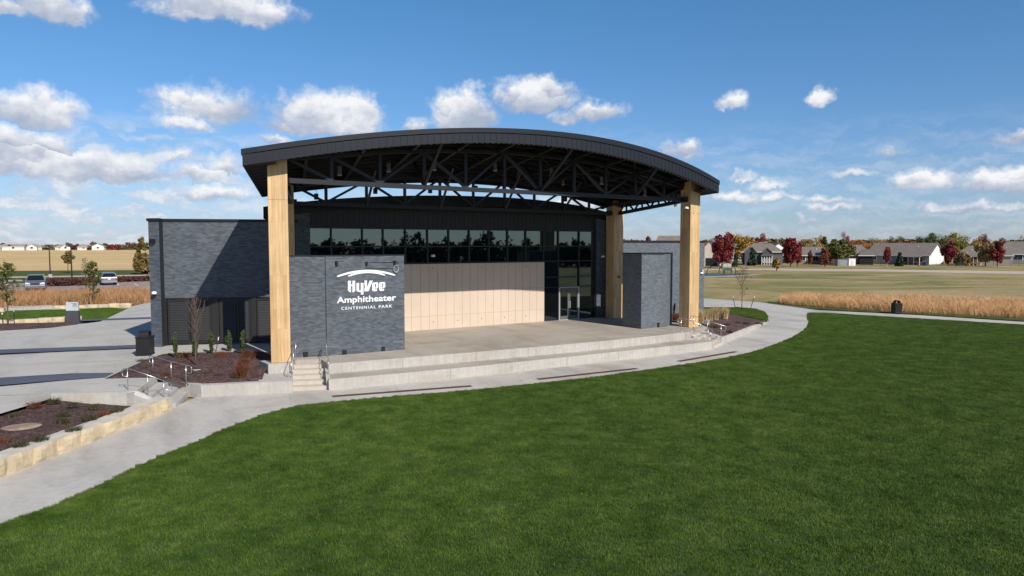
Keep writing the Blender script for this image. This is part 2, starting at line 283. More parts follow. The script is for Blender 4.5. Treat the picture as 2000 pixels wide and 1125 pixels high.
# ------------------------------------------------------------------ object helpers
ORG = {}
def tag(o, label=None, cat=None, group=None, kind=None):
    if label: o['label'] = label
    if cat: o['category'] = cat
    if group: o['group'] = group
    if kind: o['kind'] = kind
    return o
def thing(name, label, cat, loc, group=None, rotz=0):
    o = bpy.data.objects.new(name, None); COL.objects.link(o); o.empty_display_size = .2
    o.location = loc; o.rotation_euler = (0, 0, rotz); ORG[o] = Vector(loc); tag(o, label, cat, group); return o
class MB:
    def __init__(s): s.v = []; s.f = []; s.m = []; s.cm = 0
    def add(s, vs, fs):
        b = len(s.v); s.v += [tuple(p) for p in vs]; s.f += [tuple(b + i for i in f) for f in fs]; s.m += [s.cm] * len(fs); return s
    def box(s, c, d, rz=0.0, taper=1.0):
        x, y, z = d[0] / 2, d[1] / 2, d[2] / 2; C, Sn = math.cos(rz), math.sin(rz); vs = []
        for k in (-1, 1):
            t = 1 if k < 0 else taper
            for (i, j) in ((-1, -1), (1, -1), (1, 1), (-1, 1)):
                px, py = i * x * t, j * y * t; vs.append((c[0] + px * C - py * Sn, c[1] + px * Sn + py * C, c[2] + k * z))
        return s.add(vs, [(3, 2, 1, 0), (4, 5, 6, 7), (0, 1, 5, 4), (1, 2, 6, 5), (2, 3, 7, 6), (3, 0, 4, 7)])
    def prism(s, poly, z0, z1):          # poly: ccw xy; z may be a number or a list per vertex
        n = len(poly); a = [z0] * n if isinstance(z0, (int, float)) else z0; b = [z1] * n if isinstance(z1, (int, float)) else z1
        vs = [(p[0], p[1], a[i]) for i, p in enumerate(poly)] + [(p[0], p[1], b[i]) for i, p in enumerate(poly)]
        return s.add(vs, [tuple(range(n - 1, -1, -1)), tuple(range(n, 2 * n))] + [(i, (i + 1) % n, n + (i + 1) % n, n + i) for i in range(n)])
    def bar(s, p, q, w, h=None):
        p, q = Vector(p), Vector(q); h = h or w; d = (q - p).normalized()
        up = Vector((0, 0, 1)) if abs(d.z) < .95 else Vector((0, 1, 0))
        a = d.cross(up).normalized() * w / 2; b = a.cross(d).normalized() * h / 2
        vs = [e + i * a + j * b for e in (p, q) for (i, j) in ((-1, -1), (1, -1), (1, 1), (-1, 1))]
        return s.add(vs, [(3, 2, 1, 0), (4, 5, 6, 7), (0, 1, 5, 4), (1, 2, 6, 5), (2, 3, 7, 6), (3, 0, 4, 7)])
    def tube(s, pts, r, n=8, cap=True):
        pts = [Vector(p) for p in pts]; rs = r if isinstance(r, (list, tuple)) else [r] * len(pts); rings = []
        ref = None
        for i, p in enumerate(pts):
            d = (pts[min(i + 1, len(pts) - 1)] - pts[max(i - 1, 0)]).normalized()
            if ref is None: ref = Vector((1, 0, 0)) if abs(d.x) < .8 else Vector((0, 1, 0))
            a = (ref - d * ref.dot(d)).normalized(); ref = a; b = d.cross(a)
            rings.append([p + (a * math.cos(t) + b * math.sin(t)) * rs[i] for t in [2 * math.pi * k / n for k in range(n)]])
        vs = [v for R in rings for v in R]; fs = []
        for i in range(len(pts) - 1):
            for k in range(n): fs.append((i * n + k, i * n + (k + 1) % n, (i + 1) * n + (k + 1) % n, (i + 1) * n + k))
        if cap: fs += [tuple(range(n - 1, -1, -1)), tuple((len(pts) - 1) * n + k for k in range(n))]
        return s.add(vs, fs)
    def lathe(s, prof, c, n=16, axis='z'):
        vs = []; m = len(prof)
        for k in range(n):
            t = 2 * math.pi * k / n
            for (r, h) in prof:
                a, b = r * math.cos(t), r * math.sin(t)
                vs.append((c[0] + a, c[1] + b, c[2] + h) if axis == 'z' else ((c[0] + h, c[1] + a, c[2] + b) if axis == 'x' else (c[0] + a, c[1] + h, c[2] + b)))
        fs = [(k * m + i, ((k + 1) % n) * m + i, ((k + 1) % n) * m + i + 1, k * m + i + 1) for k in range(n) for i in range(m - 1)]
        return s.add(vs, fs)
    def build(s, name, mat, parent=None, smooth=False, bevel=0, origin=None):
        o3 = ORG[parent] if parent is not None else (Vector(origin) if origin is not None else None)
        if o3 is None:
            a = np.array(s.v); o3 = Vector(((a[:, 0].min() + a[:, 0].max()) / 2, (a[:, 1].min() + a[:, 1].max()) / 2, a[:, 2].min()))
        me = bpy.data.meshes.new(name)
        me.from_pydata([(p[0] - o3.x, p[1] - o3.y, p[2] - o3.z) for p in s.v], [], s.f)
        mats = mat if isinstance(mat, (list, tuple)) else [mat]
        for mm in mats: me.materials.append(mm)
        if len(mats) > 1:
            for i, p in enumerate(me.polygons): p.material_index = s.m[i]
        bm = bmesh.new(); bm.from_mesh(me); bmesh.ops.recalc_face_normals(bm, faces=bm.faces)
        if any(len(f.verts) > 4 for f in bm.faces): bmesh.ops.triangulate(bm, faces=[f for f in bm.faces if len(f.verts) > 4])
        bm.to_mesh(me); bm.free()
        if smooth:
            for p in me.polygons: p.use_smooth = True
        o = bpy.data.objects.new(name, me); COL.objects.link(o); ORG[o] = o3
        if parent is not None: o.parent = parent
        else: o.location = o3
        if bevel:
            md = o.modifiers.new('bevel', 'BEVEL'); md.width = bevel; md.segments = 2; md.limit_method = 'ANGLE'
        return o
def each(mb, name, mat, parent, **kw):
    """every loose piece of mb becomes a part of its own"""
    par = list(range(len(mb.v)))
    def find(i):
        while par[i] != i: par[i] = par[par[i]]; i = par[i]
        return i
    for f in mb.f:
        for q in f[1:]: par[find(q)] = find(f[0])
    gr = {}
    for f in mb.f: gr.setdefault(find(f[0]), []).append(f)
    for fs in gr.values():
        m = MB(); ids = sorted({i for f in fs for i in f}); ix = {i: k for k, i in enumerate(ids)}
        m.add([mb.v[i] for i in ids], [tuple(ix[i] for i in f) for f in fs]); m.build(name, mat, parent, **kw)
def fast_mesh(name, verts, nper, mat, parent=None, origin=(0, 0, 0)):
    """verts (k*nper,3): loose polygons of nper corners each"""
    o3 = ORG[parent] if parent is not None else Vector(origin)
    v = np.asarray(verts, np.float32) - np.array(o3, np.float32); n = len(v); me = bpy.data.meshes.new(name)
    me.vertices.add(n); me.vertices.foreach_set('co', v.ravel()); me.loops.add(n); me.loops.foreach_set('vertex_index', np.arange(n, dtype=np.int32))
    k = n // nper; me.polygons.add(k); me.polygons.foreach_set('loop_start', np.arange(0, n, nper, dtype=np.int32)); me.polygons.foreach_set('loop_total', np.full(k, nper, np.int32))
    me.materials.append(mat); me.update(); me.validate()
    o = bpy.data.objects.new(name, me); COL.objects.link(o); ORG[o] = o3
    if parent is not None: o.parent = parent
    else: o.location = o3
    return o
def copy_tree(o, parent=None):
    c = o.copy(); COL.objects.link(c)
    if parent is not None: c.parent = parent
    for ch in o.children: copy_tree(ch, c)
    return c
def sheet(name, pts, mat, z=None, kind='structure', thick=0):
    """pts: Vector xyz outline; a filled sheet"""
    mb = MB(); mb.add([(p[0], p[1], p[2] if z is None else z) for p in pts], [tuple(range(len(pts)))])
    o = mb.build(name, mat, origin=(0, 0, 0))
    me = o.data; bm = bmesh.new(); bm.from_mesh(me)
    for f in bm.faces:
        if f.normal.z < 0: f.normal_flip()
    bm.to_mesh(me); bm.free(); o['kind'] = kind; return o
def px(lst, z): return [G(a, b, z) for a, b in lst]
def smooth_line(pts, n=6):
    out = []
    for i in range(len(pts) - 1):
        p0, p1, p2, p3 = (Vector(pts[max(i - 1, 0)]), Vector(pts[i]), Vector(pts[i + 1]), Vector(pts[min(i + 2, len(pts) - 1)]))
        for k in range(n):
            t = k / n; out.append(.5 * ((2 * p1) + (p2 - p0) * t + (2 * p0 - 5 * p1 + 4 * p2 - p3) * t * t + (3 * p1 - p0 - 3 * p2 + p3) * t ** 3))
    out.append(Vector(pts[-1])); return out
def inpoly(x, y, poly):
    c = np.zeros(len(x), bool); n = len(poly); j = n - 1
    for i in range(n):
        xi, yi, xj, yj = poly[i][0], poly[i][1], poly[j][0], poly[j][1]
        if yi != yj: c ^= ((yi > y) != (yj > y)) & (x < (xj - xi) * (y - yi) / (yj - yi) + xi)
        j = i
    return c
# ================================================================== GROUND
ZP = -.90                                                     # the walk in front of the stage
mb = MB(); mb.add([(-6000, -6000, -1.0), (6000, -6000, -1.0), (6000, 6000, -1.0), (-6000, 6000, -1.0)], [(0, 1, 2, 3)])
g = mb.build('ground', GROUND, origin=(0, 0, -1.0)); g['kind'] = 'structure'
lawn_edge = smooth_line([Vector((a, b, 0)) for a, b in [(-700, 1303), (-400, 1184), (-160, 1090), (0, 1027), (100, 990), (200, 945), (300, 897), (400, 856), (470, 826), (560, 798), (640, 787), (740, 777), (860, 768), (1000, 755), (1100, 744), (1200, 732), (1320, 715), (1400, 702), (1470, 688), (1530, 667), (1565, 649), (1580, 632), (1577, 616), (1592, 611), (1700, 617), (1850, 626), (2000, 635), (2300, 654)]], 5)
lawn_edge = [G(p.x, p.y, ZP) for p in lawn_edge]
far_edge = px([(2300, 648), (2000, 629), (1800, 616), (1600, 606), (1540, 598), (1480, 590), (1376, 583), (1300, 579), (1300, 598), (1376, 600)], ZP)
isl = smooth_line([Vector((a, b, 0)) for a, b in [(1376, 600), (1440, 600), (1475, 603), (1494, 610), (1500, 620), (1497, 630)]], 4)
inner = px([(1450, 650), (1410, 673), (1389, 680), (1170, 705), (880, 735), (645, 752), (568, 757), (396, 770), (345, 792), (336, 797), (0, 930), (-160, 994), (-700, 1209)], ZP)
sheet('path', lawn_edge + far_edge + [G(p.x, p.y, ZP) for p in isl] + inner, PATHM, ZP)
# joints across the walk
mb = MB()
for a, b in [((566, 768), (569, 797)), ((770, 750), (784, 773)), ((1008, 727), (1022, 752)), ((1230, 700), (1252, 726)), ((1420, 668), (1450, 694)), ((1500, 640), (1556, 655)), ((1498, 606), (1575, 617)), ((1438, 586), (1432, 600)), ((1700, 609), (1694, 617)), ((1850, 619), (1840, 625))]:
    p, q = G(*a, ZP), G(*b, ZP); mb.bar(p + Vector((0, 0, -.003)), q + Vector((0, 0, -.003)), .010, .012)
j = mb.build('path_joints', MAT('joint', (.27, .25, .225), .9)); j['kind'] = 'structure'
lawn_poly = lawn_edge + px([(2300, 700), (2700, 900), (2400, 1500), (1000, 1500), (-900, 1500)], ZP)
sheet('lawn', lawn_poly, SOIL, ZP + .006)
# ---- upper level on the left
ZL = -.34
upper = [G(-700, 1030, ZL), G(-240, 875, ZL), G(0, 790, ZL), G(100, 760, ZL), G(230, 735, ZL), G(300, 690, ZL), G(400, 640, ZL), Vector((12, 45, ZL)), Vector((30, 60, ZL)), Vector((60, 140, ZL)), Vector((330, 900, ZL)), Vector((330, 1500, ZL)), Vector((-900, 1500, ZL)), Vector((-900, 60, ZL))]
sheet('upper_ground', upper, VERGE)
# plaza: gently falling concrete
def GP(x, y):   # plaza surface: level by the building, lower towards the steps
    z = -.05
    for _ in range(4):
        p = G(x, y, z); t = min(1, max(0, (37.5 - p.y) / 9)); z = -.04 - .26 * t
    return G(x, y, z)
bed_edge = [(215, 735), (283, 703.5), (318, 691.5), (350, 689), (430, 688), (505, 686.5), (545, 690)]
pl_pts = [GP(a, b) for a, b in [(-700, 1062), (-260, 900), (0, 808), (98, 779), (100, 770), (246, 766), (262, 767), (282, 752), (303, 737.5), (240, 738.5), (204, 740)] + bed_edge + [(560, 660), (300, 655), (305, 604), (296, 590), (262, 597), (196, 628), (100, 640), (0, 646), (-260, 660), (-700, 680)]]
mb = MB(); pl = [tuple(p) for p in pl_pts]; mb.add(pl, [tuple(range(len(pl)))]); o = mb.build('plaza', CONC, origin=(0, 0, 0)); o['kind'] = 'structure'
mb = MB()
for q in ([(-60, 686), (0, 683), (268, 674), (268, 680), (0, 691), (-60, 694)], [(-60, 742), (0, 738), (140, 729.5), (222, 728.5), (206, 737.5), (130, 742), (0, 753), (-60, 757)], [(150, 624.5), (296, 619.5), (296, 622.8), (142, 628)]):
    mb.add([GP(a, b) + Vector((0, 0, .012)) for a, b in q], [tuple(range(len(q)))])
o = mb.build('plaza_bands', BAND, origin=(0, 0, 0)); o['kind'] = 'structure'
mb = MB()
for a, b in [((-60, 712), (240, 704)), ((-60, 662), (262, 652)), ((60, 646), (40, 790)), ((150, 636), (150, 740)), ((215, 624), (225, 720)), ((-60, 775), (100, 768))]:
    mb.bar(GP(*a), GP(*b), .016, .012)
o = mb.build('plaza_joints', MATS.get('joint')or MAT('joint', (.20, .185, .165), .9)); o['kind'] = 'structure'
# planting beds
def bumpy(name, outline, mat, amp, step=.22, crown=0.0):
    """soft uneven sheet with the outline's heights"""
    xs = [p[0] for p in outline]; ys = [p[1] for p in outline]
    bm = bmesh.new(); vs = [bm.verts.new(p) for p in outline]; bm.faces.new(vs); bmesh.ops.triangulate(bm, faces=bm.faces[:])
    for _ in range(5):
        ed = [e for e in bm.edges if e.calc_length() > step * 2]
        if not ed: break
        bmesh.ops.subdivide_edges(bm, edges=ed, cuts=1, use_grid_fill=True); bmesh.ops.triangulate(bm, faces=bm.faces[:])
    for v in bm.verts:
        if not v.is_boundary: v.co.z += (mnoise.noise(v.co * 2.3) * amp + mnoise.noise(v.co * 7) * amp * .6) + crown
    for f in bm.faces:
        if f.normal.z < 0: f.normal_flip()
    me = bpy.data.meshes.new(name); bm.to_mesh(me); bm.free(); me.materials.append(mat)
    o = bpy.data.objects.new(name, me); COL.objects.link(o); o['kind'] = 'structure'; return o
bedA = [GP(a, b) + Vector((0, 0, -.02)) for a, b in [(204, 740)] + bed_edge] + [G(528, 700, -.1), G(514, 735, -.36), G(511, 746, -.47), G(440, 749, -.47), G(375, 752, -.47), G(352, 751, -.45), G(330, 744, -.36), GP(303, 737), GP(240, 738)]
bumpy('mulch_bed', bedA, MULCH, .03, .25, .03)
bedB = [G(-700, 1068, -.42), G(-260, 906, -.42), G(0, 812, -.42), G(98, 780, -.42), G(180, 789, -.62), G(268, 802, -.90), G(300, 792, -.9), G(310, 786, -.9), G(280, 797, -.62), G(140, 842, -.5), G(0, 894, -.5), G(-260, 985, -.5), G(-700, 1142, -.5)]
bumpy('mulch_bed', bedB, MULCH, .03, .25, .03)
bedC = [Vector((33.60, 28.50, -.47)), G(1440, 646, -.48), G(1478, 630, -.55), G(1500, 629, -.62), G(1440, 616, -.6), G(1410, 612, -.4), Vector((40.5, 37.7, -.1)), Vector((33.9, 37.7, -.1)), Vector((33.4, 31.5, -.1)), Vector((33.2, 30.2, -.1))]
bumpy('mulch_bed', bedC, MULCH, .03, .25, .02)
bedD = [GP(-60, 640), GP(0, 645), GP(100, 639), GP(170, 631), GP(140, 629), GP(0, 632), GP(-60, 633)]
bumpy('mulch_bed', bedD, MULCH, .02, .3, .02)
# ---- far left: verge, lot, field
sheet('lawn_strip', [GP(-60, 631) , GP(140, 627), GP(205, 622), G(255, 605, -.2), G(215, 603, -.25), G(-60, 612, -.25)], SOIL, -.19)
lot = px([(-200, 586), (330, 574), (330, 545.5), (150, 548.5), (84, 552), (-200, 560)], -.33)
sheet('parking_lot', lot, ASPH, -.325)
sheet('field', px([(-900, 533), (-200, 531), (330, 527), (600, 526), (600, 488.2), (-900, 488.2)], -.33), GOLD, -.32)
sheet('walk', px([(-200, 543), (330, 536), (330, 538.2), (-200, 546)], -.33), GRAVEL, -.318)
sheet('walk', px([(-200, 550), (100, 546), (330, 543.5), (330, 545), (100, 548.5), (-200, 553)], -.33), CONC, -.316)
mb = MB()
for a, b in [((225, 551.5), (232, 557)), ((262, 554), (270, 558)), ((240, 565), (250, 569)), ((174, 560), (180, 564))]:
    p, q = G(*a, -.31), G(*b, -.31); mb.bar(p, q, .14, .004)
o = mb.build('parking_lines', WHITE); o['kind'] = 'structure'
# ---- far right: gravel road, play surface
sheet('road', px([(1300, 524.5), (1440, 525), (1700, 526), (2000, 530), (2500, 537), (2500, 544), (2000, 535.5), (1700, 530), (1440, 527.8), (1300, 527)], -1), GRAVEL, -.985)
sheet('play_surface', px([(1300, 534), (1440, 533.5), (1470, 535.5), (1420, 538.5), (1300, 541.5)], -1), MAT('rubber', (.06, .10, .11), .9), -.985)
sheet('walk', px([(1300, 542), (1420, 539), (1475, 536), (1495, 536.6), (1430, 540), (1300, 543.6)], -1), CONC, -.984)

# ================================================================== STAGE
st = thing('stage', 'concrete stage platform with two long seating tiers and side steps', 'stage', (20, 30, ZP))
T1 = [G(*p, 0) for p in [(640, 710.5), (860, 693), (1000, 681.5), (1200, 664), (1339, 649)]]
T2 = [G(*p, -.44) for p in [(642, 741), (880, 720), (1000, 708), (1170, 690.5), (1391, 667)]]
T1 = smooth_line(T1, 6); T2 = smooth_line(T2, 6)
floor_ = [(p.x, p.y) for p in T1] + [(31.5, 29.0), (32.3, 29.5), (33.9, 30.0), (33.9, 38.02), (10.8, 38.02), (10.2, 37.6), (8.7, 31.2), (9.93, 30.72)]
mb = MB(); mb.prism(floor_, -.86, 0.0); mb.build('stage_floor', [STAGEM], st)
# fascia of each tier is board-formed concrete standing 3 mm proud
def skin(line, z0, z1, off, name, mat, depth=.12):
    m2 = MB(); n = len(line)
    for i in range(n - 1):
        a, b = line[i], line[i + 1]; d = (b - a); nn = Vector((d.y, -d.x, 0)).normalized() * off
        m2.add([(a.x + nn.x, a.y + nn.y, z0), (b.x + nn.x, b.y + nn.y, z0), (b.x + nn.x, b.y + nn.y, z1), (a.x + nn.x, a.y + nn.y, z1), (a.x, a.y, z1), (b.x, b.y, z1), (b.x, b.y, z0), (a.x, a.y, z0)], [(0, 1, 2, 3), (3, 2, 5, 4), (0, 7, 6, 1)])
    return m2.build(name, mat, st)
skin(T1, -.438, -.003, .004, 'tier_face', CONCW)
tier2 = [(p.x, p.y) for p in T2] + [(32.0, 27.85), (31.4, 28.6)] + [(p.x, p.y + .3) for p in reversed(T1)]
mb = MB(); mb.prism(tier2, ZP - .05, -.44); mb.build('seating_tier', STAGEM, st)
skin(T2, ZP - .04, -.443, .004, 'tier_face', CONCW)
mb = MB()
for line, z0, z1 in ((T1, -.435, -.002), (T2, ZP, -.442)):
    for t in (.2, .39, .57, .74, .88) if line is T1 else (.27, .5, .68, .83):
        p = line[int(t * (len(line) - 1))]; mb.box((p.x, p.y - .004, (z0 + z1) / 2), (.018, .012, z1 - z0))
each(mb, 'control_joint', MATS['joint'], st)
def stairs(name, tl, tr, bl, br, z0, z1, n, mat, parent):
    m2 = MB(); r = (z0 - z1) / n
    tl, tr, bl, br = [Vector(p) for p in (tl, tr, bl, br)]
    k = n - 1
    for i in range(k):
        a0, a1 = i / k, (i + 1) / k; z = z0 - r * (i + 1)
        A, B, C, D = tl.lerp(bl, a0), tr.lerp(br, a0), tr.lerp(br, a1), tl.lerp(bl, a1)
        m2.prism([(A.x, A.y), (D.x, D.y), (C.x, C.y), (B.x, B.y)], z1 - .06, z)
    return m2.build(name, mat, parent)
f_tl, f_tr, f_bl, f_br = G(570, 703.2, 0), G(632.5, 700.8, 0), G(567.5, 763.5, -.9), G(637.5, 760.8, -.9)
stairs('steps', f_tl, f_tr, f_bl, f_br, 0, ZP, 6, concrete_mat('step_concrete', (.50, .455, .39), 0, .14), st)
mb = MB()
for p, q in ((f_tr, f_br),):                                       # cheek right of the front steps
    a, b = Vector(p), Vector(q); d = (b - a); nn = Vector((-d.y, d.x, 0)).normalized() * .16
    mb.prism([(a.x, a.y), (b.x, b.y), (b.x + nn.x, b.y + nn.y), (a.x + nn.x, a.y + nn.y)], ZP - .05, [0.004, -.438, -.438, .004])
mb.build('stair_cheek', CONCW, st)
# plinth under the left column and low wall round the bed
mb = MB()
pa, pb, pc, pd = G(518, 706, -.02), G(532.5, 711.5, -.02), f_tl + Vector((.0, -.12, 0)), f_tl + Vector((-.1, .7, 0))
pb2 = G(568, 709.5, -.02)
mb.prism([(7.55, 31.75), (7.62, 30.62), (8.62, 30.48), (8.80, 31.2), (8.86, 31.8)], ZP, -.004)
mb.prism([(6.95, 29.98), (6.90, 29.02), (8.04, 28.56), (8.60, 30.44), (7.60, 30.60), (7.52, 31.7), (7.2, 31.4)], ZP, -.42)
each(mb, 'plinth', CONCW, st)
mb = MB()
w0, w1, w2 = G(396, 776, ZP), G(567, 767, ZP), G(352, 753, -.45)
mb.prism([(4.80, 29.62), (w1.x, w1.y), (w1.x + .1, w1.y + .3), (6.9, 29.3), (4.9, 29.95)], ZP - .05, -.43)
mb.prism([(4.80, 29.62), (4.9, 29.95), (4.15, 31.1), (3.62, 32.15), (3.42, 32.05), (3.95, 30.95)], ZP - .05, [-.43, -.43, -.36, -.24, -.24, -.36])
each(mb, 'bed_wall', CONCW, st)
# right-hand steps with cheek walls and curved planter curb
r_tl, r_tr, r_bl, r_br = Vector((31.0, 28.85, 0)), Vector((32.25, 29.45, 0)), Vector((31.98, 27.72, -.9)), Vector((33.28, 28.30, -.9))
stairs('steps', r_tl, r_tr, r_bl, r_br, 0, ZP, 6, MATS['step_concrete'], st)
mb = MB(); mb.prism([(30.66, 28.70), (31.95, 27.72), (31.99, 27.80), (31.02, 28.90)], ZP, [-.002, -.86, -.86, -.002])
mb.prism([(r_br.x, r_br.y), (r_br.x + .28, r_br.y + .08), (33.0, 30.1), (32.6, 29.9), (r_tr.x, r_tr.y)], ZP - .05, [-.45, -.45, .003, .003, .003]); each(mb, 'stair_cheek', CONCW, st)
cb = smooth_line([Vector(G(a, b, ZP)) for a, b in [(1409, 674), (1450, 655), (1480, 640), (1499, 630)]], 5); mb = MB()
cz = [-.45 - .42 * (i / (len(cb) - 1)) ** 1.6 for i in range(len(cb))]
for i in range(len(cb) - 1):
    a, b = cb[i], cb[i + 1]; ia, ib = a + Vector((-.15, .5, 0)), b + Vector((-.15, .5, 0))
    mb.prism([(a.x, a.y), (b.x, b.y), (ib.x, ib.y), (ia.x, ia.y)], ZP - .05, [cz[i], cz[i + 1], cz[i + 1], cz[i]])
mb.build('planter_curb', CONCW, st)
# ---- left steps down from the plaza (a thing of its own)
ls = thing('plaza_steps', 'short concrete steps with cheek walls between the plaza and lower path', 'steps', (3.2, 29.5, ZP))
l_tl, l_tr, l_bl, l_br = G(270, 766.5, -.32), G(306, 738, -.28), G(343.5, 796, -.9), G(371, 773, -.9)
stairs('steps', l_tr + Vector((.22, .45, 0)), l_tl, l_br + Vector((.05, .35, 0)), l_bl, -.30, ZP, 4, concrete_mat('grey_concrete', (.46, .45, .43), 0, .18), ls)
ld = [GP(247, 766.5), GP(262, 767), GP(282, 752), GP(303, 737.5) + Vector((.15, .3, 0)), GP(240, 738.5)]; mb = MB(); mb.prism([(p.x, p.y) for p in ld], -1.0, [p.z - .012 for p in ld]); mb.build('landing', MATS['grey_concrete'], ls)
c0, c1, c2 = GP(99, 770.5), GP(247, 766.5), G(318, 795, -.86); mb = MB()
d = Vector((c1.x - c0.x, c1.y - c0.y, 0)).normalized(); nn = Vector((-d.y, d.x, 0)) * .22
d2 = Vector((l_bl.x - l_tl.x, l_bl.y - l_tl.y, 0)).normalized(); n2 = Vector((-d2.y, d2.x, 0)) * .22
mb.prism([(c0.x, c0.y), (c1.x, c1.y), (c1.x + nn.x, c1.y + nn.y), (c0.x + nn.x, c0.y + nn.y)], -1.0, [c0.z + .02, c1.z + .02, c1.z + .02, c0.z + .02])
e = Vector((l_bl.x, l_bl.y, 0)) - Vector((.1, 0.02, 0))
mb.prism([(c1.x, c1.y), (e.x - n2.x, e.y - n2.y), (e.x, e.y), (l_tl.x, l_tl.y), (c1.x + nn.x, c1.y + nn.y)], -1.0, [c1.z + .02, -.84, -.84, c1.z + .02, c1.z + .02])
each(mb, 'cheek_wall', concrete_mat('cheek_concrete', (.50, .49, .45), .06, .2), ls)
# drainage grates
for k, (a, b, lab) in enumerate([((649, 774.5), (921, 754), 'long rusty drain grate in the walk nearest the left stage steps'), ((1050, 741), (1243, 720), 'rusty drain grate in the walk before the middle of the stage'), ((1325, 706), (1437, 687), 'short rusty drain grate in the walk nearest the right stage steps')]):
    p, q = G(*a, ZP), G(*b, ZP); t = thing('drain_grate', lab, 'drain grate', p, 'rusty drain grates in the walk')
    d = (q - p); ln = d.length; d.normalize(); n_ = Vector((-d.y, d.x, 0)); m1 = MB(); m2 = MB()
    for s_ in (-.125, .125): m1.bar(p + n_ * s_ + Vector((0, 0, .004)), q + n_ * s_ + Vector((0, 0, .004)), .03, .014)
    m1.bar(p + Vector((0, 0, -.001)), q + Vector((0, 0, -.001)), .24, .006)
    i = .06
    while i < ln: m2.bar(p + d * i - n_ * .11 + Vector((0, 0, .006)), p + d * i + n_ * .11 + Vector((0, 0, .006)), .05, .012); i += .10
    m1.build('frame', MAT('grate_dark', (.035, .02, .016), .8, .3, 6), t); m2.build('slats', RUST, t)
# ================================================================== CANOPY
def fit(pts, deg=4): return np.poly1d(np.polyfit([p[0] for p in pts], [p[1] for p in pts], deg))
Yf = fit([(8.3, 30.0), (19.5, 28.28), (33, 29.05)], 2)
def onfront(x, y):
    Y = 29.0
    for _ in range(40): Y = float(Yf(atY(x, y, Y).x))
    return atY(x, y, Y)
FT = [onfront(*q) for q in [(472.5, 291.5), (566.7, 278), (673, 265), (780, 255.3), (886.7, 250.5), (960, 250.8), (1046.7, 254), (1153, 266), (1260, 289), (1340, 319), (1406, 354.5)]]
FB = [onfront(*q) for q in [(473.9, 322.5), (526.7, 316.7), (566.7, 310), (673, 294), (780, 284.7), (886.7, 279.9), (960, 279.9), (1046.7, 282), (1153, 294.8), (1260, 319.3), (1340, 347.3), (1366.7, 359), (1402.7, 376)]]
zt = fit([(p.x, p.z) for p in FT]); zb = fit([(p.x, p.z) for p in FB])
YB = 37.9
bkm = [atY(*p, YB) for p in [(511.3, 385.3), (577, 375), (689, 364.7), (775, 359), (862, 357), (950, 361), (1037, 373), (1110, 385.5), (1190, 409.5)]]
zk = fit([(p.x, p.z) for p in bkm], 4); XB0, XB1 = bkm[0].x, bkm[-1].x; XF0, XF1 = (FT[0].x + FB[0].x) / 2, (FT[-1].x + FB[-1].x) / 2
def roof(s, t, top=False):
    xf = XF0 + (XF1 - XF0) * s; xb = XB0 + (XB1 - XB0) * s
    f = Vector((xf, float(Yf(xf)), float(zt(xf) if top else zb(xf)))); b = Vector((xb, YB, float(zk(xb)) + (.62 if top else 0)))
    return f.lerp(b, t)
cp_ = thing('bandshell_canopy', 'arched charcoal canopy roof on four timber columns over the stage', 'canopy', (20.5, 33.5, 0))
NS, NT = 48, 10
mb = MB(); gt = [[roof(i / NS, j / NT, True) for j in range(NT + 1)] for i in range(NS + 1)]
vs = [p for r in gt for p in r] + [p - Vector((0, 0, .16)) for r in gt for p in r]; o_ = (NS + 1) * (NT + 1); fs = []
for i in range(NS):
    for j in range(NT):
        a = i * (NT + 1) + j; fs += [(a, a + NT + 1, a + NT + 2, a + 1), (o_ + a, o_ + a + 1, o_ + a + NT + 2, o_ + a + NT + 1)]
mb.add(vs, fs); mb.build('roof_deck', DECK, cp_, True)
# fascia ring: front, sides, back (ribbed below, plain trim above)
def ring(z0f, z1f, off, th, name, mat, segs):
    m2 = MB(); pts = []
    for i in range(NS + 1): pts.append((roof(i / NS, 0), roof(i / NS, 0, True)))
    for j in range(1, 7): pts.append((roof(1, j / 6), roof(1, j / 6, True)))
    for i in range(NS - 1, -1, -1): pts.append((roof(i / NS, 1), roof(i / NS, 1, True)))
    for j in range(5, 0, -1): pts.append((roof(0, j / 6), roof(0, j / 6, True)))
    n = len(pts); out = []
    for k in range(n):
        a, b = pts[k - 1][0], pts[(k + 1) % n][0]; d = Vector((b.x - a.x, b.y - a.y, 0)).normalized(); nn = Vector((d.y, -d.x, 0))
        lo, hi = pts[k]; p0 = lo.lerp(hi, z0f); p1 = lo.lerp(hi, z1f)
        out.append((p0 + nn * off, p1 + nn * off, p1 - nn * (th - off), p0 - nn * (th - off)))
    vs = [p for q in out for p in q]; fs = []
    for k in range(n):
        a, b = k * 4, ((k + 1) % n) * 4
        for e in range(4): fs.append((a + e, b + e, b + (e + 1) % 4, a + (e + 1) % 4))
    m2.add(vs, fs)
    if segs:
        m2.cm = 1; seams(m2); m2.cm = 2
        for k in range(90):
            s = .045 + .92 * (k + .5) / 90; p = roof(s, .012); q = roof(s + .005, .012); m2.bar(p + Vector((0, .10, .02)), q + Vector((0, .10, .02)), .07, .02)
        mat = [mat, MAT('seam', (.012, .014, .018), .5), MAT('vent', (.30, .29, .28), .5)]
    return m2.build(name, mat, cp_)
def seams(mb):
  X = XF0 + .25
  while X < XF1 - .1:
    y = float(Yf(X)) - .006; a = Vector((X, y, float(zb(X)) + .01)); h = (float(zt(X)) - float(zb(X))) * .69
    mb.box((X, y, a.z + h / 2), (.018, .022, h)); X += .305

ring(0, .70, 0, .12, 'fascia', FAS, 1); ring(.695, 1.02, .05, .2, 'roof_trim', FASD, 0)
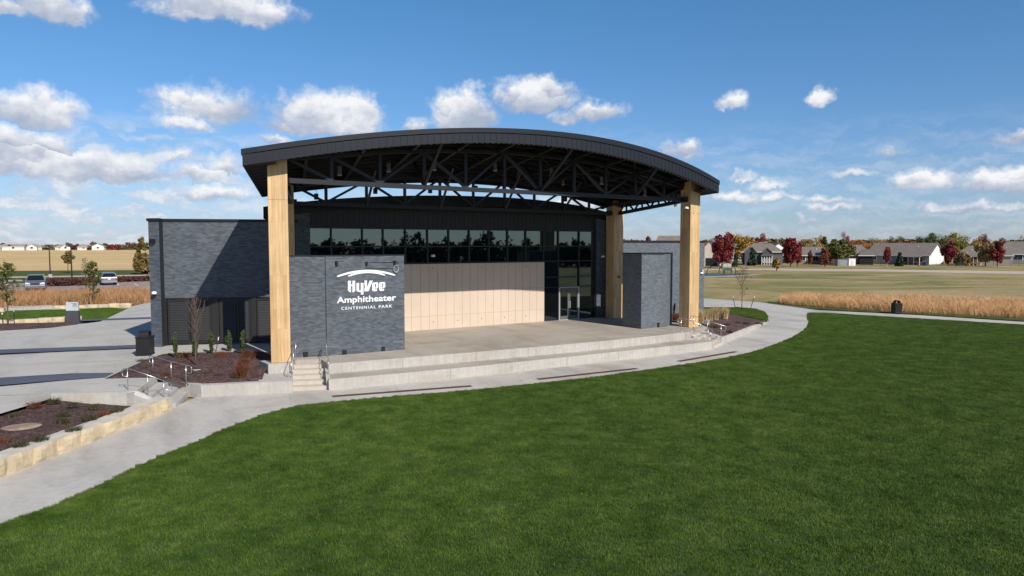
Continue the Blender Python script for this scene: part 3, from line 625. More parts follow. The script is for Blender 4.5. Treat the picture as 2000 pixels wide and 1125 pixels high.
# soffit strips
for s0, s1 in ((0.004, .045), (.965, .997)):
    mb = MB()
    for j in range(12):
        t0, t1 = j / 12 + .004, (j + 1) / 12 - .004
        q = [roof(s0, t0), roof(s1, t0), roof(s1, t1), roof(s0, t1)]; q = [p + Vector((0, 0, .012)) for p in q]
        mb.add(q + [p + Vector((0, 0, .05)) for p in q], [(0, 1, 2, 3), (7, 6, 5, 4), (0, 4, 5, 1), (1, 5, 6, 2), (2, 6, 7, 3), (3, 7, 4, 0)])
    mb.build('soffit', FAS, cp_)
for j in range(1, 10):
    mb = MB()
    for i in range(24):
        a, b = roof(.02 + .96 * i / 24, j / 10, True), roof(.02 + .96 * (i + 1) / 24, j / 10, True); mb.bar(a - Vector((0, 0, .27)), b - Vector((0, 0, .27)), .10, .2)
    mb.build('purlin', MAT('purlin', (.014, .014, .015), .45, .15, 2), cp_)
for i in range(1, 11):
    mb = MB()
    for j in range(4):
        a, b = roof(i / 11, .04 + .23 * j, True), roof(i / 11, .04 + .23 * (j + 1), True); mb.bar(a - Vector((0, 0, .42)), b - Vector((0, 0, .42)), .14, .16)
    mb.build('rafter', STEEL, cp_)
for i in (2, 4, 6, 8):
    mb = MB()
    for j in range(0, 8, 2):
        a, b = roof(i / 11, .04 + .115 * j, True), roof((i + 1) / 11, .04 + .115 * (j + 2), True); mb.bar(a - Vector((0, 0, .36)), b - Vector((0, 0, .36)), .05, .05)
    each(mb, 'cross_brace', STEEL, cp_)
# columns
COLS = [((8.30, 31.18), -14, .80), ((32.97, 30.64), 0, .83), ((10.14, 36.62), -17, .80), ((32.72, 37.27), 0, .83)]
for (c, r, w) in COLS:
    ztop = 8.7 if c[1] < 33 and c[0] < 20 else (8.9 if c[1] < 33 else 8.05)
    m1 = MB(); m1.box((c[0], c[1], 6.935 / 2), (w, w, 6.935), rad(r)); m1.box((c[0], c[1], (6.955 + ztop) / 2), (w, w, ztop - 6.955), rad(r)); m1.box((c[0], c[1], 6.945), (w - .03, w - .03, .03), rad(r))
    m1.build('timber_column', TIM, cp_, bevel=.012)
    m2 = MB(); zc = 7.79 if c[1] < 33 else 7.2; m2.box((c[0] + (.30 if c[0] < 20 else -.30), c[1] + .05, zc), (.55, .5, .32), rad(r)); m2.build('steel_bracket', STEEL, cp_)
# trusses
def topz(X, Y):
    t = max(0, min(1, (Y - float(Yf(X))) / (YB - float(Yf(X))))); xb = XB0 + (X - XF0) / (XF1 - XF0) * (XB1 - XB0); xq = X + (X - xb) * t * .5
    return float(zt(X)) * (1 - t) + (float(zk(X)) + .62) * t - .46
def truss(name, Y, Xa, Xb, zlo, verts, diag, w=.13):
    m1 = MB(); m1.bar((Xa, Y, zlo + .10), (Xb, Y, zlo + .10), .24, .21)
    n = 20
    for i in range(n):
        a = Xa + (Xb - Xa) * i / n; b = Xa + (Xb - Xa) * (i + 1) / n; m1.bar((a, Y, topz(a, Y)), (b, Y, topz(b, Y)), .22, .18)
    o = m1.build(name, STEEL, cp_); m2 = MB(); m3 = MB()
    for v in verts: m2.bar((v, Y, zlo + .18), (v, Y, topz(v, Y)), w, w * .9)
    for (a, ta, b, tb_) in diag:
        m3.bar((a, Y + .002, topz(a, Y) - .05 if ta else zlo + .2), (b, Y + .002, topz(b, Y) - .05 if tb_ else zlo + .2), w * .9, w * .8)
    each(m2, 'truss_post', STEEL, o); each(m3, 'truss_diagonal', STEEL, o); return o
V = [atY(x, 370, 30.9).x for x in (647.5, 742, 828, 909, 984.8, 1054.7, 1120.8, 1182.7, 1240.8, 1296)]
dg = [(8.8, 1, V[0], 0), (V[0], 1, V[1], 0), (V[2], 1, V[1], 0), (V[2], 1, V[3], 0), (V[4], 1, V[3], 0), (V[4], 1, V[5], 0), (V[6], 1, V[5], 0), (V[6], 1, V[7], 0), (V[8], 1, V[7], 0), (V[8], 1, V[9], 0), (32.5, 1, V[9], 0)]
truss('front_truss', 30.9, 8.7, 32.55, 7.69, V, dg, .15)
V2 = [atY(x, 400, 37.15).x for x in (637, 716, 790.6, 859.3, 924.3, 985.5, 1043.4, 1098.6, 1150.4)]
dg2 = [(10.9, 1, V2[0], 0), (V2[1], 1, V2[0], 0)] + [q for k in range(1, 8, 2) for q in ((V2[k], 1, V2[k + 1], 0), (V2[min(k + 2, 8)], 1, V2[k + 1], 0))] + [(32.3, 1, V2[8], 0)]
truss('rear_truss', 37.15, 10.8, 32.3, 7.09, V2, dg2, .14)
# braces from the bottom chord out to the front edge, and side trusses
mb = MB()
for v, (ex, ey) in ((V[2], (877, 282)), (V[5], (1122.7, 293)), (V[8], (1294.7, 330))):
    X = atY(ex, ey, 28.2).x; y = float(Yf(X)) + .2; mb.bar((v, 30.88, 7.85), (X, y, float(zb(X)) + .05), .14, .12)
    mb.bar((v, 30.92, 7.85), (v + .6, 33.2, topz(v + .6, 33.2)), .12, .1)
for v in (V2[1], V2[3], V2[5], V2[7]): mb.bar((v, 37.1, 7.2), (v - .5, 34.6, topz(v - .5, 34.6)), .11, .1)
each(mb, 'knee_brace', STEEL, cp_)
for (a, b, zz) in (((8.55, 31.5), (10.3, 36.3), 1), ((32.9, 31.0), (32.75, 36.9), 1)):
    m1 = MB(); m1.bar((a[0], a[1], 7.76), (b[0], b[1], 7.18), .22, .2); q = MB()
    nseg = 4
    for k in range(nseg):
        t0, t1, tm = k / nseg, (k + 1) / nseg, (k + .5) / nseg
        pt = lambda t: Vector((a[0] + (b[0] - a[0]) * t, a[1] + (b[1] - a[1]) * t, 7.76 + (7.18 - 7.76) * t))
        up = lambda t: Vector((pt(t).x, pt(t).y, topz(pt(t).x, pt(t).y) + .1))
        q.bar(pt(t0), up(tm), .09); q.bar(up(tm), pt(t1), .09); q.bar(pt(tm), up(tm), .09)
    o = m1.build('side_truss', STEEL, cp_); each(q, 'truss_diagonal', STEEL, o)
# pendant lamps and hanging speakers
def pend(p, r, h, name, labs, cat, mat, grp, drop=.0):
    t = thing(name, labs, cat, p, grp); m1 = MB(); m1.lathe([(0.001, 0), (r, 0), (r, h), (r * .7, h + .02), (.001, h + .02)], p, 12); m1.build('lamp_body' if cat == 'lamp' else 'cabinet', mat, t, False)
    m2 = MB(); m2.tube([(p[0], p[1], p[2] + h), (p[0], p[1], p[2] + h + drop)], .012, 5); m2.build('hanging_rod', STEEL, t)
    if cat == 'lamp':
        m3 = MB(); m3.lathe([(.001, -.012), (r * 1.15, -.012), (r * 1.15, .03), (r, .03)], p, 12); m3.build('lamp_rim', MAT('rim', (.42, .38, .33), .5), t)
LAMP = MAT('lamp_grey', (.13, .13, .135), .45)
PL = [((663, 334), 'pendant cylinder lamp under the canopy nearest the left front column'), ((759, 326), 'pendant cylinder lamp right of the second truss post'), ((848, 324), 'pendant cylinder lamp behind the crossed braces left of the canopy middle'), ((967, 323), 'pendant cylinder lamp at the middle of the canopy'), ((1077, 332), 'pendant cylinder lamp right of the sixth truss post'), ((1175, 342), 'pendant cylinder lamp left of the eighth truss post'), ((1260, 360), 'pendant cylinder lamp beside the right brace of the canopy'), ((1320, 374), 'pendant cylinder lamp nearest the right front column')]
for (q, lab) in PL:
    p = atY(*q, 32.6); X, Y = p.x, p.y; p.z = min(p.z, topz(X, Y) - .55) if p.z > topz(X, Y) - .5 else p.z; pend(p, .10, .42, 'pendant_lamp', lab, 'lamp', LAMP, 'pendant lamps under the canopy', max(.1, topz(X, Y) - p.z - .3))
PL2 = [((833, 348), 'small pendant lamp deep under the canopy below the crossed braces'), ((1012, 348), 'small pendant lamp deep under the canopy behind the fifth truss post'), ((1100, 361), 'small pendant lamp deep under the canopy left of the seventh truss post'), ((1187, 370), 'small pendant lamp deep under the canopy right of the eighth truss post')]
for (q, lab) in PL2:
    p = atY(*q, 35.2); X, Y = p.x, p.y; pend(p, .085, .36, 'pendant_lamp', lab, 'lamp', LAMP, 'pendant lamps under the canopy', max(.1, topz(X, Y) - p.z - .2))
for (q, lab) in [((617.5, 384), 'black box speaker hanging against the sky nearest the rear left column'), ((733, 373), 'black box speaker hanging right of the second rear truss post'), ((840, 372), 'black box speaker peeking below the front chord left of middle'), ((929, 368), 'black box speaker hanging in the sky gap at the middle'), ((1104, 389), 'black box speaker hanging against the cloud on the right'), ((1177, 404), 'black box speaker hanging nearest the rear right column')]:
    p = atY(*q, 37.6); t = thing('hanging_speaker', lab, 'speaker', p, 'black boxes hanging along the rear canopy edge'); m1 = MB(); m1.box((p.x, p.y, p.z), (.19, .2, .32)); m1.build('cabinet', BLACK, t, bevel=.01)
    m2 = MB(); m2.tube([(p.x, p.y, p.z + .15), (p.x, p.y, float(zk(p.x)) + .1)], .012, 5); m2.build('hanging_rod', STEEL, t)

# ================================================================== HALL BEHIND THE STAGE
YW = 38.05
hall = thing('stage_hall', 'dark clad stage hall with window band, cream panels and arched roof', 'building', (21.5, 45, 0))
archp = fit([(9.33, 6.98), (11.05, 7.33), (14.6, 7.67), (17, 7.83), (19.7, 7.99), (22.5, 8.05), (25.6, 8.0), (28.4, 7.83), (31.05, 7.58), (33.2, 7.2)], 4)
xs = np.linspace(9.35, 33.6, 40); mb = MB(); fan = lambda x: x + 6.0 * max(0, (33.6 - x) / 24.25)
for i in range(39):
    a, b = xs[i], xs[i + 1]; za, zb_ = float(archp(a)), float(archp(b))
    mb.add([(a, YW - .12, za - .62), (b, YW - .12, zb_ - .62), (b, YW - .12, zb_), (a, YW - .12, za), (fan(a), 53, za - .62), (fan(b), 53, zb_ - .62), (fan(b), 53, zb_), (fan(a), 53, za)], [(0, 1, 2, 3), (3, 2, 6, 7), (0, 4, 5, 1), (4, 7, 6, 5)])
a = xs[0]; za = float(archp(a)); mb.add([(a, YW - .12, za - .62), (a, YW - .12, za), (fan(a), 53, za), (fan(a), 53, za - .62)], [(0, 1, 2, 3)])
a = xs[-1]; za = float(archp(a)); mb.add([(a, YW - .12, za - .62), (a, YW - .12, za), (a, 53, za), (a, 53, za - .62)], [(0, 1, 2, 3)])
mb.build('arched_roof', FASD, hall)
mb = MB(); mb.prism([(10.7, 38.2), (32.75, 38.2), (32.75, 52.8), (16.5, 52.8)], 0, 6.6); mb.build('wall', RIB, hall)           # core, 0.15 behind the cladding
mb = MB(); mb.box((21.3, YW + .09, 6.58), (20.4, .16, 1.18)); mb.build('ribbed_band', RIB, hall)
mb = MB(); X = 11.9
while X < 31.5: mb.box((X, YW + .0, 6.58), (.035, .03, 1.16)); X += .305
mb.build('cladding_rib', MAT('ribs', (.030, .033, .039), .5), hall)
mb = MB(); mb.box((11.25, YW + .05, 3.5), (1.04, .3, 7.0)); mb.build('brick_pier', BR, hall)
mb = MB(); mb.box((32.65, YW + .05, 3.5), (1.9, .3, 7.0)); mb.build('brick_pier', BR, hall)
# windows
def WX(*a): return [atY(x, 460, YW).x for x in a]
mx = WX(604, 646.7, 707.5, 748, 791.5, 834.7, 876, 916, 954.5, 991, 1026.5, 1061.3, 1090.3, 1130.9) + [31.62]
def pane(x0, x1, z0, z1, parent): m1 = MB(); m1.box(((x0 + x1) / 2, YW + .06, (z0 + z1) / 2), (x1 - x0 - .05, .03, z1 - z0 - .05)); return m1.build('pane', GLASS, parent)
mb = MB()
for z in (3.96, 4.95, 5.97): mb.box(((11.77 + 31.62) / 2, YW + .02, z), (31.62 - 11.77, .14, .07))
for x in mx: mb.box((x, YW + .015, 4.96), (.065, .15, 2.08))
wb = mb.build('window_band', MULL, hall)
for i in range(len(mx) - 1):
    for z0, z1 in ((3.97, 4.95), (4.95, 5.96)): pane(mx[i], mx[i + 1], z0, z1, wb)
mb = MB()
for z in (2.22, 2.9): mb.box(((27.27 + 31.62) / 2, YW + .02, z), (31.62 - 27.27, .14, .06))
mb.box(((27.27 + 28.5) / 2, YW + .02, .04), (1.2, .14, .08)); mb.box(((30.36 + 31.62) / 2, YW + .02, .04), (1.2, .14, .08))
for x in (27.3, mx[12], mx[13], 31.59): mb.box((x, YW + .015, 1.96), (.06, .15, 3.9))
ew = mb.build('entrance_glazing', MULL, hall)
ex = [27.3, mx[12], mx[13], 31.6]
for i in range(3):
    for z0, z1 in ((2.9, 3.95), (2.22, 2.9)): pane(ex[i], ex[i + 1], z0, z1, ew)
pane(ex[0], ex[1], .06, 2.22, ew); pane(ex[2], ex[3], .06, 2.22, ew)
dx0, dx1 = mx[12] + .03, mx[13] - .03; dm = (dx0 + dx1) / 2
m1 = MB()
for x in (dx0 + .02, dx1 - .02): m1.box((x, YW - .04, 1.1), (.06, .1, 2.2))
m1.box((dm, YW - .04, 2.19), (dx1 - dx0, .1, .05)); m1.box((dm, YW - .04, .015), (dx1 - dx0, .12, .03)); m1.build('door_frame', ALU, hall)
for s_, (a, b) in ((1, (dx0 + .05, dm - .01)), (-1, (dm + .01, dx1 - .05))):
    m1 = MB(); w = b - a
    for x in (a + .05, b - .05): m1.box((x, YW - .03, 1.1), (.1, .05, 2.1))
    m1.box(((a + b) / 2, YW - .03, 2.1), (w - .2, .05, .1)); m1.box(((a + b) / 2, YW - .03, .15), (w - .2, .05, .22)); d_ = m1.build('door', MAT('door_bronze', (.12, .115, .115), .4), hall)
    m2 = MB(); m2.box(((a + b) / 2, YW - .025, 1.15), (w - .2, .02, 1.8)); m2.build('pane', GLASS, d_)
    hx = b - .05 if s_ > 0 else a + .05; m3 = MB(); m3.tube([(hx, YW - .06, .8), (hx, YW - .13, .8), (hx, YW - .13, 1.25), (hx, YW - .06, 1.25)], .018, 8); m3.build('handle', ALU, d_)
# cream panels
mb = MB(); mb.box(((11.8 + 27.25) / 2, YW - .02, 1.955), (27.25 - 11.8, .14, 3.91)); pn = mb.build('cream_panel', CREAM, hall)
mb = MB(); X = 27.25
pxs = [97, 173, 242, 310, 378, 445, 511, 575, 639, 702, 765, 827, 887, 945, 1003, 1061, 1118]
for q in pxs: X = atY(780 + q / 4.167, 560, YW - .09).x; mb.box((X, YW - .0915, 1.95), (.014, .006, 3.88))
for z in (.81, 2.25): mb.box(((11.8 + 27.25) / 2, YW - .0905, z), (27.25 - 11.9, .006, .010))
mb.build('panel_joint', CREAML, pn)
mb = MB()
for k, q in enumerate((275, 475, 670, 855, 1031)):
    for z in (3.66, .45): X = atY(780 + q / 4.167, 560, YW - .09).x; mb.lathe([(.001, -.012), (.035, -.012), (.04, 0)], (X, YW - .092, z), 10, 'y')
each(mb, 'panel_anchor', CREAML, pn)
# security cameras
def seccam(p, lab, d=(0, -1, 0)):
    t = thing('security_camera', lab, 'camera', p, 'white security cameras'); m1 = MB(); d = Vector(d); p = Vector(p)
    m1.tube([p, p + d * .14], .035, 8); m1.build('mount', WHITE, t)
    m2 = MB(); c = p + d * .2; m2.lathe([(.001, -.02), (.12, -.02), (.13, .03), (.10, .10), (.001, .13)], c, 14); m2.build('housing', WHITE, t, True)
    m3 = MB(); m3.lathe([(.001, -.10), (.05, -.085), (.085, -.05), (.095, -.02)], c, 14); m3.build('dome', BLACK, t, True)
seccam(atY(843, 500.5, YW - .06), 'white camera on the window band above the cream panels')
seccam(atY(1174, 502, YW - .12), 'white camera on the dark brick pier right of the entrance glass')
seccam(atY(1336, 408, 30.2), 'white camera high on the right front timber column')
seccam(atY(1366, 534.5, 37.9), 'white camera on the right brick wing behind the front column')
# ================================================================== WALLS ON THE STAGE
def wall_thing(name, label, outline, h, mat, cap=.06, zbase=0):
    c = Vector((sum(p[0] for p in outline) / len(outline), sum(p[1] for p in outline) / len(outline), zbase)); t = thing(name, label, 'wall', c)
    m1 = MB(); m1.prism(outline, zbase, h); w = m1.build('brick_face', mat, t)
    cx, cy_ = c.x, c.y; o2 = []
    for p in outline:
        d = Vector((p[0] - cx, p[1] - cy_, 0)); d.normalize(); o2.append((p[0] + d.x * .035, p[1] + d.y * .035))
    m2 = MB(); m2.prism(o2, h + .002, h + cap); m2.build('coping', FAS, t); return t
SG = [(8.86, 31.83), (10.42, 31.44), (12.3, 31.37), (14.25, 31.37)]
sign_wall = wall_thing('sign_wall', 'dark brick wall carrying white lettering beside the left front column', SG + [(14.25, 31.75), (12.3, 31.8), (10.5, 31.9), (9.1, 32.3)], 4.52, BR)
mb = MB(); mb.box((10.42, 31.437, 2.25), (.03, .014, 4.5)); mb.build('control_joint', BLACK, sign_wall)
mb = MB(); mb.bar((8.9, 31.81, .42), (10.4, 31.44, .42), .012, .012); mb.bar((10.44, 31.434, .42), (14.2, 31.366, .42), .012, .012); each(mb, 'base_line', MATS['joint'], sign_wall)
for q in ((597, 691.5), (672.5, 688), (747.5, 681)):
    Yq = 31.64 if q[0] < 620 else 31.40; p = atY(q[0], q[1], Yq); m1 = MB(); m1.box((p.x, Yq, p.z), (.19, .10, .19)); m1.build('scupper', BLACK, sign_wall)
tower = wall_thing('tower_wall', 'freestanding grey brick wall block before the right wing', [(29.65, 31.33), (31.2, 31.32), (31.7, 31.38), (32.2, 31.56), (32.5, 31.75), (32.62, 32.4), (32.3, 33.0), (29.64, 33.0)], 4.5, BRR)
mb = MB(); mb.prism([(32.515, 31.76), (32.85, 31.93), (32.80, 32.4), (32.625, 32.38)], 0.01, 4.56); mb.build('metal_return', FASD, tower)
p = atY(1275, 639, 31.33); mb = MB(); mb.box((31.05, 31.325, .17), (.17, .09, .26)); mb.build('scupper', BLACK, tower)
mb = MB(); mb.bar((29.66, 31.3, 4.47), (31.6, 31.3, 4.47), .012, .012); mb.build('edge_trim', FAS, tower)
# lettering
def onsign(x, y):   # crop pixels of the sign -> point on the wall
    X_, Y_ = 630 + x / 9.375, 510 + y / 9.375; r = ray(X_, Y_); a, b = Vector((10.42, 31.44, 0)), Vector((14.25, 31.37, 0)); d = b - a; n = Vector((-d.y, d.x, 0))
    t = (a.x * n.x + a.y * n.y) / (r.x * n.x + r.y * n.y); return Vector((r.x * t, r.y * t - .012, CH + r.z * t))
def plate(m2, poly, th=.04):
    f = [onsign(*p) for p in poly]; n = len(f); vs = [p + Vector((0, -th, 0)) for p in f] + f
    m2.add(vs, [tuple(range(n)), tuple(range(2 * n - 1, n - 1, -1))] + [(i, (i + 1) % n, n + (i + 1) % n, n + i) for i in range(n)])
lt = thing('sign_lettering', 'white raised lettering reading HyVee Amphitheater Centennial Park under arcs', 'sign', onsign(800, 520))
def arc3(m2, A, B, C, w):
    pts = []
    co = np.polyfit([A[0], B[0], C[0]], [A[1], B[1], C[1]], 2); pp = np.poly1d(co); dp = pp.deriv(); up = []; dn = []
    for k in range(25):
        x = A[0] + (C[0] - A[0]) * k / 24; y = float(pp(x)); s_ = float(dp(x)); ln = math.hypot(1, s_); e = w * (.86 + .2 * math.sin(math.pi * k / 24)) / 2
        if k in (0, 24): e *= .6
        up.append((x + s_ / ln * e, y - e / ln)); dn.append((x - s_ / ln * e, y + e / ln))
    for k in range(24): plate(m2, [up[k], dn[k], dn[k + 1], up[k + 1]])
m1 = MB(); arc3(m1, (258, 284), (800, 178), (1322, 258), 37); m1.build('upper_arc', WHITE, lt)
m1 = MB(); arc3(m1, (462, 277), (800, 203), (1136, 258), 30); m1.build('lower_arc', WHITE, lt)
m1 = MB()
plate(m1, [(458, 358), (512, 358), (512, 430), (540, 428), (540, 358), (590, 358), (590, 540), (572, 562), (540, 573), (540, 456), (512, 458), (512, 573), (482, 560), (458, 535)])
plate(m1, [(614, 402), (662, 400), (662, 536), (692, 536), (692, 400), (742, 400), (742, 612), (695, 612), (695, 564), (640, 562), (614, 540)])
plate(m1, [(760, 354), (806, 354), (806, 490), (856, 355), (912, 355), (838, 540), (820, 552), (760, 555), (760, 488), (772, 465), (760, 442)])
E_ = [(900, 415), (920, 392), (998, 388), (1012, 405), (1012, 474), (985, 502), (958, 504), (958, 480), (970, 470), (970, 414), (950, 415), (950, 522), (990, 512), (990, 546), (925, 553), (900, 530)]
plate(m1, E_); plate(m1, [(x + 128, y - 5) for x, y in E_]); m1.build('logo_word', WHITE, lt)
def word(txt, x0, x1, ybase0, ybase1, hcap, name, weight, gap=1.0):
    cu = bpy.data.curves.new(name, 'FONT'); cu.body = txt; cu.size = 1; cu.offset = weight; cu.space_character = gap; cu.fill_mode = 'FRONT'
    to = bpy.data.objects.new(name, cu); COL.objects.link(to); dg_ = bpy.context.evaluated_depsgraph_get(); me = bpy.data.meshes.new_from_object(to.evaluated_get(dg_)); bpy.data.objects.remove(to); bpy.data.curves.remove(cu)
    co = np.array([v.co[:2] for v in me.vertices]); mnx, mxx = co[:, 0].min(), co[:, 0].max(); caph = .72
    m2 = MB()
    def mp(p): u = (p[0] - mnx) / (mxx - mnx); return onsign(x0 + (x1 - x0) * u, ybase0 + (ybase1 - ybase0) * u - p[1] / caph * hcap)
    F = [mp(v.co) for v in me.vertices]; n = len(F); vs = [p + Vector((0, -.035, 0)) for p in F] + F; fs = [tuple(p.vertices) for p in me.polygons]
    cnt = {}
    for p in me.polygons:
        for e in p.edge_keys: cnt[e] = cnt.get(e, 0) + 1
    m2.add(vs, fs + [(a, b, n + b, n + a) for (a, b), c in cnt.items() if c == 1]); bpy.data.meshes.remove(me); m2.build(name, WHITE, lt)
word('Amphitheater', 256, 1340, 768, 716, 112, 'name_line', .022, 1.02)
word('CENTENNIAL PARK', 337, 1268, 893, 846, 54, 'park_line', .010, 1.25)
for (q, lab) in (((252, 42), 'black sign lamp box above the left end of the white arc'), ((797, 38), 'black sign lamp box above the middle of the white arc'), ((1314, 30), 'black sign lamp box above the coiled cable')):
    p = onsign(*q); t = thing('sign_lamp', lab, 'lamp', p, 'black sign lamps on the brick sign wall'); m1 = MB(); m1.box((p.x, p.y - .06, p.z), (.10, .12, .15)); m1.build('lamp_box', BLACK, t, bevel=.008); m2 = MB(); m2.box((p.x, p.y - .005, p.z + .01), (.14, .012, .2)); m2.build('back_plate', FASD, t)
p0, p1 = onsign(850, 25), onsign(1395, 22); p2, p3, p4 = onsign(797, 70), onsign(797, 136), onsign(1290, 134); c_ = onsign(1335, 140)
t = thing('cable_coil', 'coil of grey cable hanging from the sign lamps with its run along the wall', 'cable', c_)
m1 = MB(); m1.tube([p0 + Vector((0, -.03, 0)), p1 + Vector((0, -.03, 0))], .012, 6); m1.tube([p2 + Vector((0, -.03, 0)), p3 + Vector((0, -.03, 0)), p4 + Vector((0, -.03, 0))], .012, 6); each(m1, 'cable_run', BLACK, t)
m1 = MB()
for k in range(3):
    rr = .13 + .012 * k; m1.tube([(c_.x + rr * math.cos(a) * .85, c_.y - .04 - .012 * k, c_.z + rr * 1.15 * math.sin(a)) for a in np.linspace(0, 2 * math.pi, 25)], .010, 6)
m1.build('coil', MAT('cable_grey', (.35, .35, .36), .5), t)
# ================================================================== WINGS
lw = thing('left_wing', 'dark brick left wing with louvred service gates and flat roof', 'building', (6.5, 40, 0))
A, B = G(328.8, 673, 0), G(531, 668, 0); d = Vector((B.x - A.x, B.y - A.y, 0)).normalized(); nb = Vector((-d.y, d.x, 0))    # nb points into the building
A2 = A - d * .55; B2 = Vector((A.x, A.y, 0)) + d * 6.2; TOP = 6.22
def wp(u, w, base_=A): return (base_.x + d.x * u + nb.x * w, base_.y + d.y * u + nb.y * w)
mb = MB(); mb.prism([wp(-.25, .12), wp(6.3, .12), wp(6.3, 11), wp(-.25, 11)], -.3, TOP); mb.build('core_wall', BR, lw)
mb = MB(); mb.prism([wp(-.25, 0), wp(6.3, 0), wp(6.3, .118), wp(-.25, .118)], 2.36, TOP - .003); mb.build('wall', BR, lw)
mb = MB(); q0, q1 = G(296.6, 675, 0), G(317.3, 675.7, 0)
pd_ = Vector((q1.x - q0.x, q1.y - q0.y, 0)).normalized(); pn_ = Vector((-pd_.y, pd_.x, 0))
mb.prism([(q0.x, q0.y), (q1.x, q1.y), (q1.x + nb.x * .9, q1.y + nb.y * .9), wp(-.253, .8), wp(-.253, 11), (q0.x + nb.x * 11.2 + .0, q0.y + nb.y * 11.2)], -.3, TOP); mb.build('brick_pier', BRR if False else BR, lw)
mb = MB(); mb.prism([wp(-.30, -.05), wp(6.4, -.05), wp(6.4, .3), wp(-.30, .3)], TOP, TOP + .13); e0, e1 = q0 - pd_ * .06 - pn_ * .05, q1 + pd_ * .05 - pn_ * .05
mb.prism([(e0.x, e0.y), (e1.x, e1.y), (e1.x + nb.x * .9, e1.y + nb.y * .9), (e0.x + nb.x * 11.3, e0.y + nb.y * 11.3)], TOP + .002, TOP + .14); mb.build('coping', FASD, lw)
mb = MB(); mb.prism([(q1.x + .002, q1.y - .01), wp(-.10, -.09), wp(-.10, .1), (q1.x + .1, q1.y + .3)], 0, TOP - .004); mb.build('recess_shade_strip', MAT('painted_shade_brick', (.020, .023, .028), .8, .2, 12), lw)  # added near-black panel: shade beside the pier put into its colour
# gates: posts, framed leaves with louvres
spans = [(.02, 1.06), (1.1, 2.1), (2.48, 3.28), (3.32, 4.0), (4.30, 5.06), (5.10, 5.95)]
mb = MB()
for u0, u1 in ((-.22, -.02), (2.12, 2.46), (4.02, 4.28), (6.0, 6.2)):
    mb.prism([wp(u0, -.06), wp(u1, -.06), wp(u1, .117), wp(u0, .117)], 0.0, 2.36)
mb.prism([wp(-.02, .02), wp(6.0, .02), wp(6.0, .116), wp(-.02, .116)], 2.30, 2.357); each(mb, 'gate_post', LOUVF, lw)
for k, (u0, u1) in enumerate(spans):
    m1 = MB()
    for a_, b_ in ((u0, u0 + .09), (u1 - .09, u1)): m1.prism([wp(a_, -.03), wp(b_, -.03), wp(b_, .03), wp(a_, .03)], .06, 2.28)
    for z0, z1 in ((.06, .18), (2.18, 2.28)): m1.prism([wp(u0 + .09, -.028), wp(u1 - .09, -.028), wp(u1 - .09, .028), wp(u0 + .09, .028)], z0, z1)
    gt_ = m1.build('gate', LOUVF, lw); m2 = MB()
    z = .2
    while z < 2.15:
        a, b = wp(u0 + .09, -.012), wp(u1 - .09, -.012); a2, b2 = wp(u0 + .09, .02), wp(u1 - .09, .02)
        m2.add([(*a, z), (*b, z), (*b2, z + .075), (*a2, z + .075), (*a, z + .012), (*b, z + .012), (*b2, z + .087), (*a2, z + .087)], [(0, 1, 2, 3), (7, 6, 5, 4), (0, 4, 5, 1), (3, 2, 6, 7)]); z += .085
    m2.prism([wp(u0 + .09, .03), wp(u1 - .09, .03), wp(u1 - .09, .04), wp(u0 + .09, .04)], .18, 2.18); m2.build('louvre', LOUV, gt_)
    if k % 2 == 1:
        m3 = MB()
        for z in (.55, 1.05): m3.prism([wp(u0 - .14, -.05), wp(u0 + .12, -.05), wp(u0 + .12, -.032), wp(u0 - .14, -.032)], z, z + .05)
        each(m3, 'latch', BLACK, gt_)
pq = q0 + pd_ * .25 - pn_ * .02; t = thing('wall_light', 'black box wall light high on the left wing pier', 'light', (pq.x, pq.y, 5.2)); m1 = MB(); m1.box((pq.x, pq.y, 5.22), (.26, .2, .24), math.atan2(pd_.y, pd_.x)); m1.build('housing', BLACK, t, bevel=.01)
m2 = MB(); m2.box((pq.x, pq.y, 5.092), (.2, .14, .012), math.atan2(pd_.y, pd_.x)); m2.build('lens', MAT('lens', (.5, .5, .48), .3), t)
seccam((q0.x + pd_.x * .2, q0.y + pd_.y * .2 - .01, 2.62), 'white dome camera low on the left wing pier')
rw = thing('right_wing', 'low grey brick right wing behind the tower wall', 'building', (38, 42, 0))
mb = MB(); mb.prism([(33.55, YW), (42.6, YW), (45.0, 47), (33.55, 52)], -1, 5.22); mb.build('wall', BRR, rw)
mb = MB(); mb.prism([(33.5, YW - .05), (42.66, YW - .05), (45.05, 47.05), (33.5, 52)], 5.222, 5.36); mb.build('coping', FASD, rw)
mb = MB(); p = atY(1371, 530, YW); mb.box((p.x, YW - .06, p.z), (.22, .12, .3)); mb.build('utility_box', MAT('boxgrey', (.42, .43, .44), .5), rw)
mb = MB(); p = atY(1196, 534, 36.86); t = thing('alarm_bell', 'small red alarm fixture on the right rear timber column', 'alarm', (32.75, 36.84, 2.85)); mb.lathe([(.001, -.07), (.08, -.07), (.09, 0)], (32.75, 36.85, 2.85), 12, 'y'); mb.build('alarm_body', MAT('redpaint', (.25, .02, .015), .4), t)
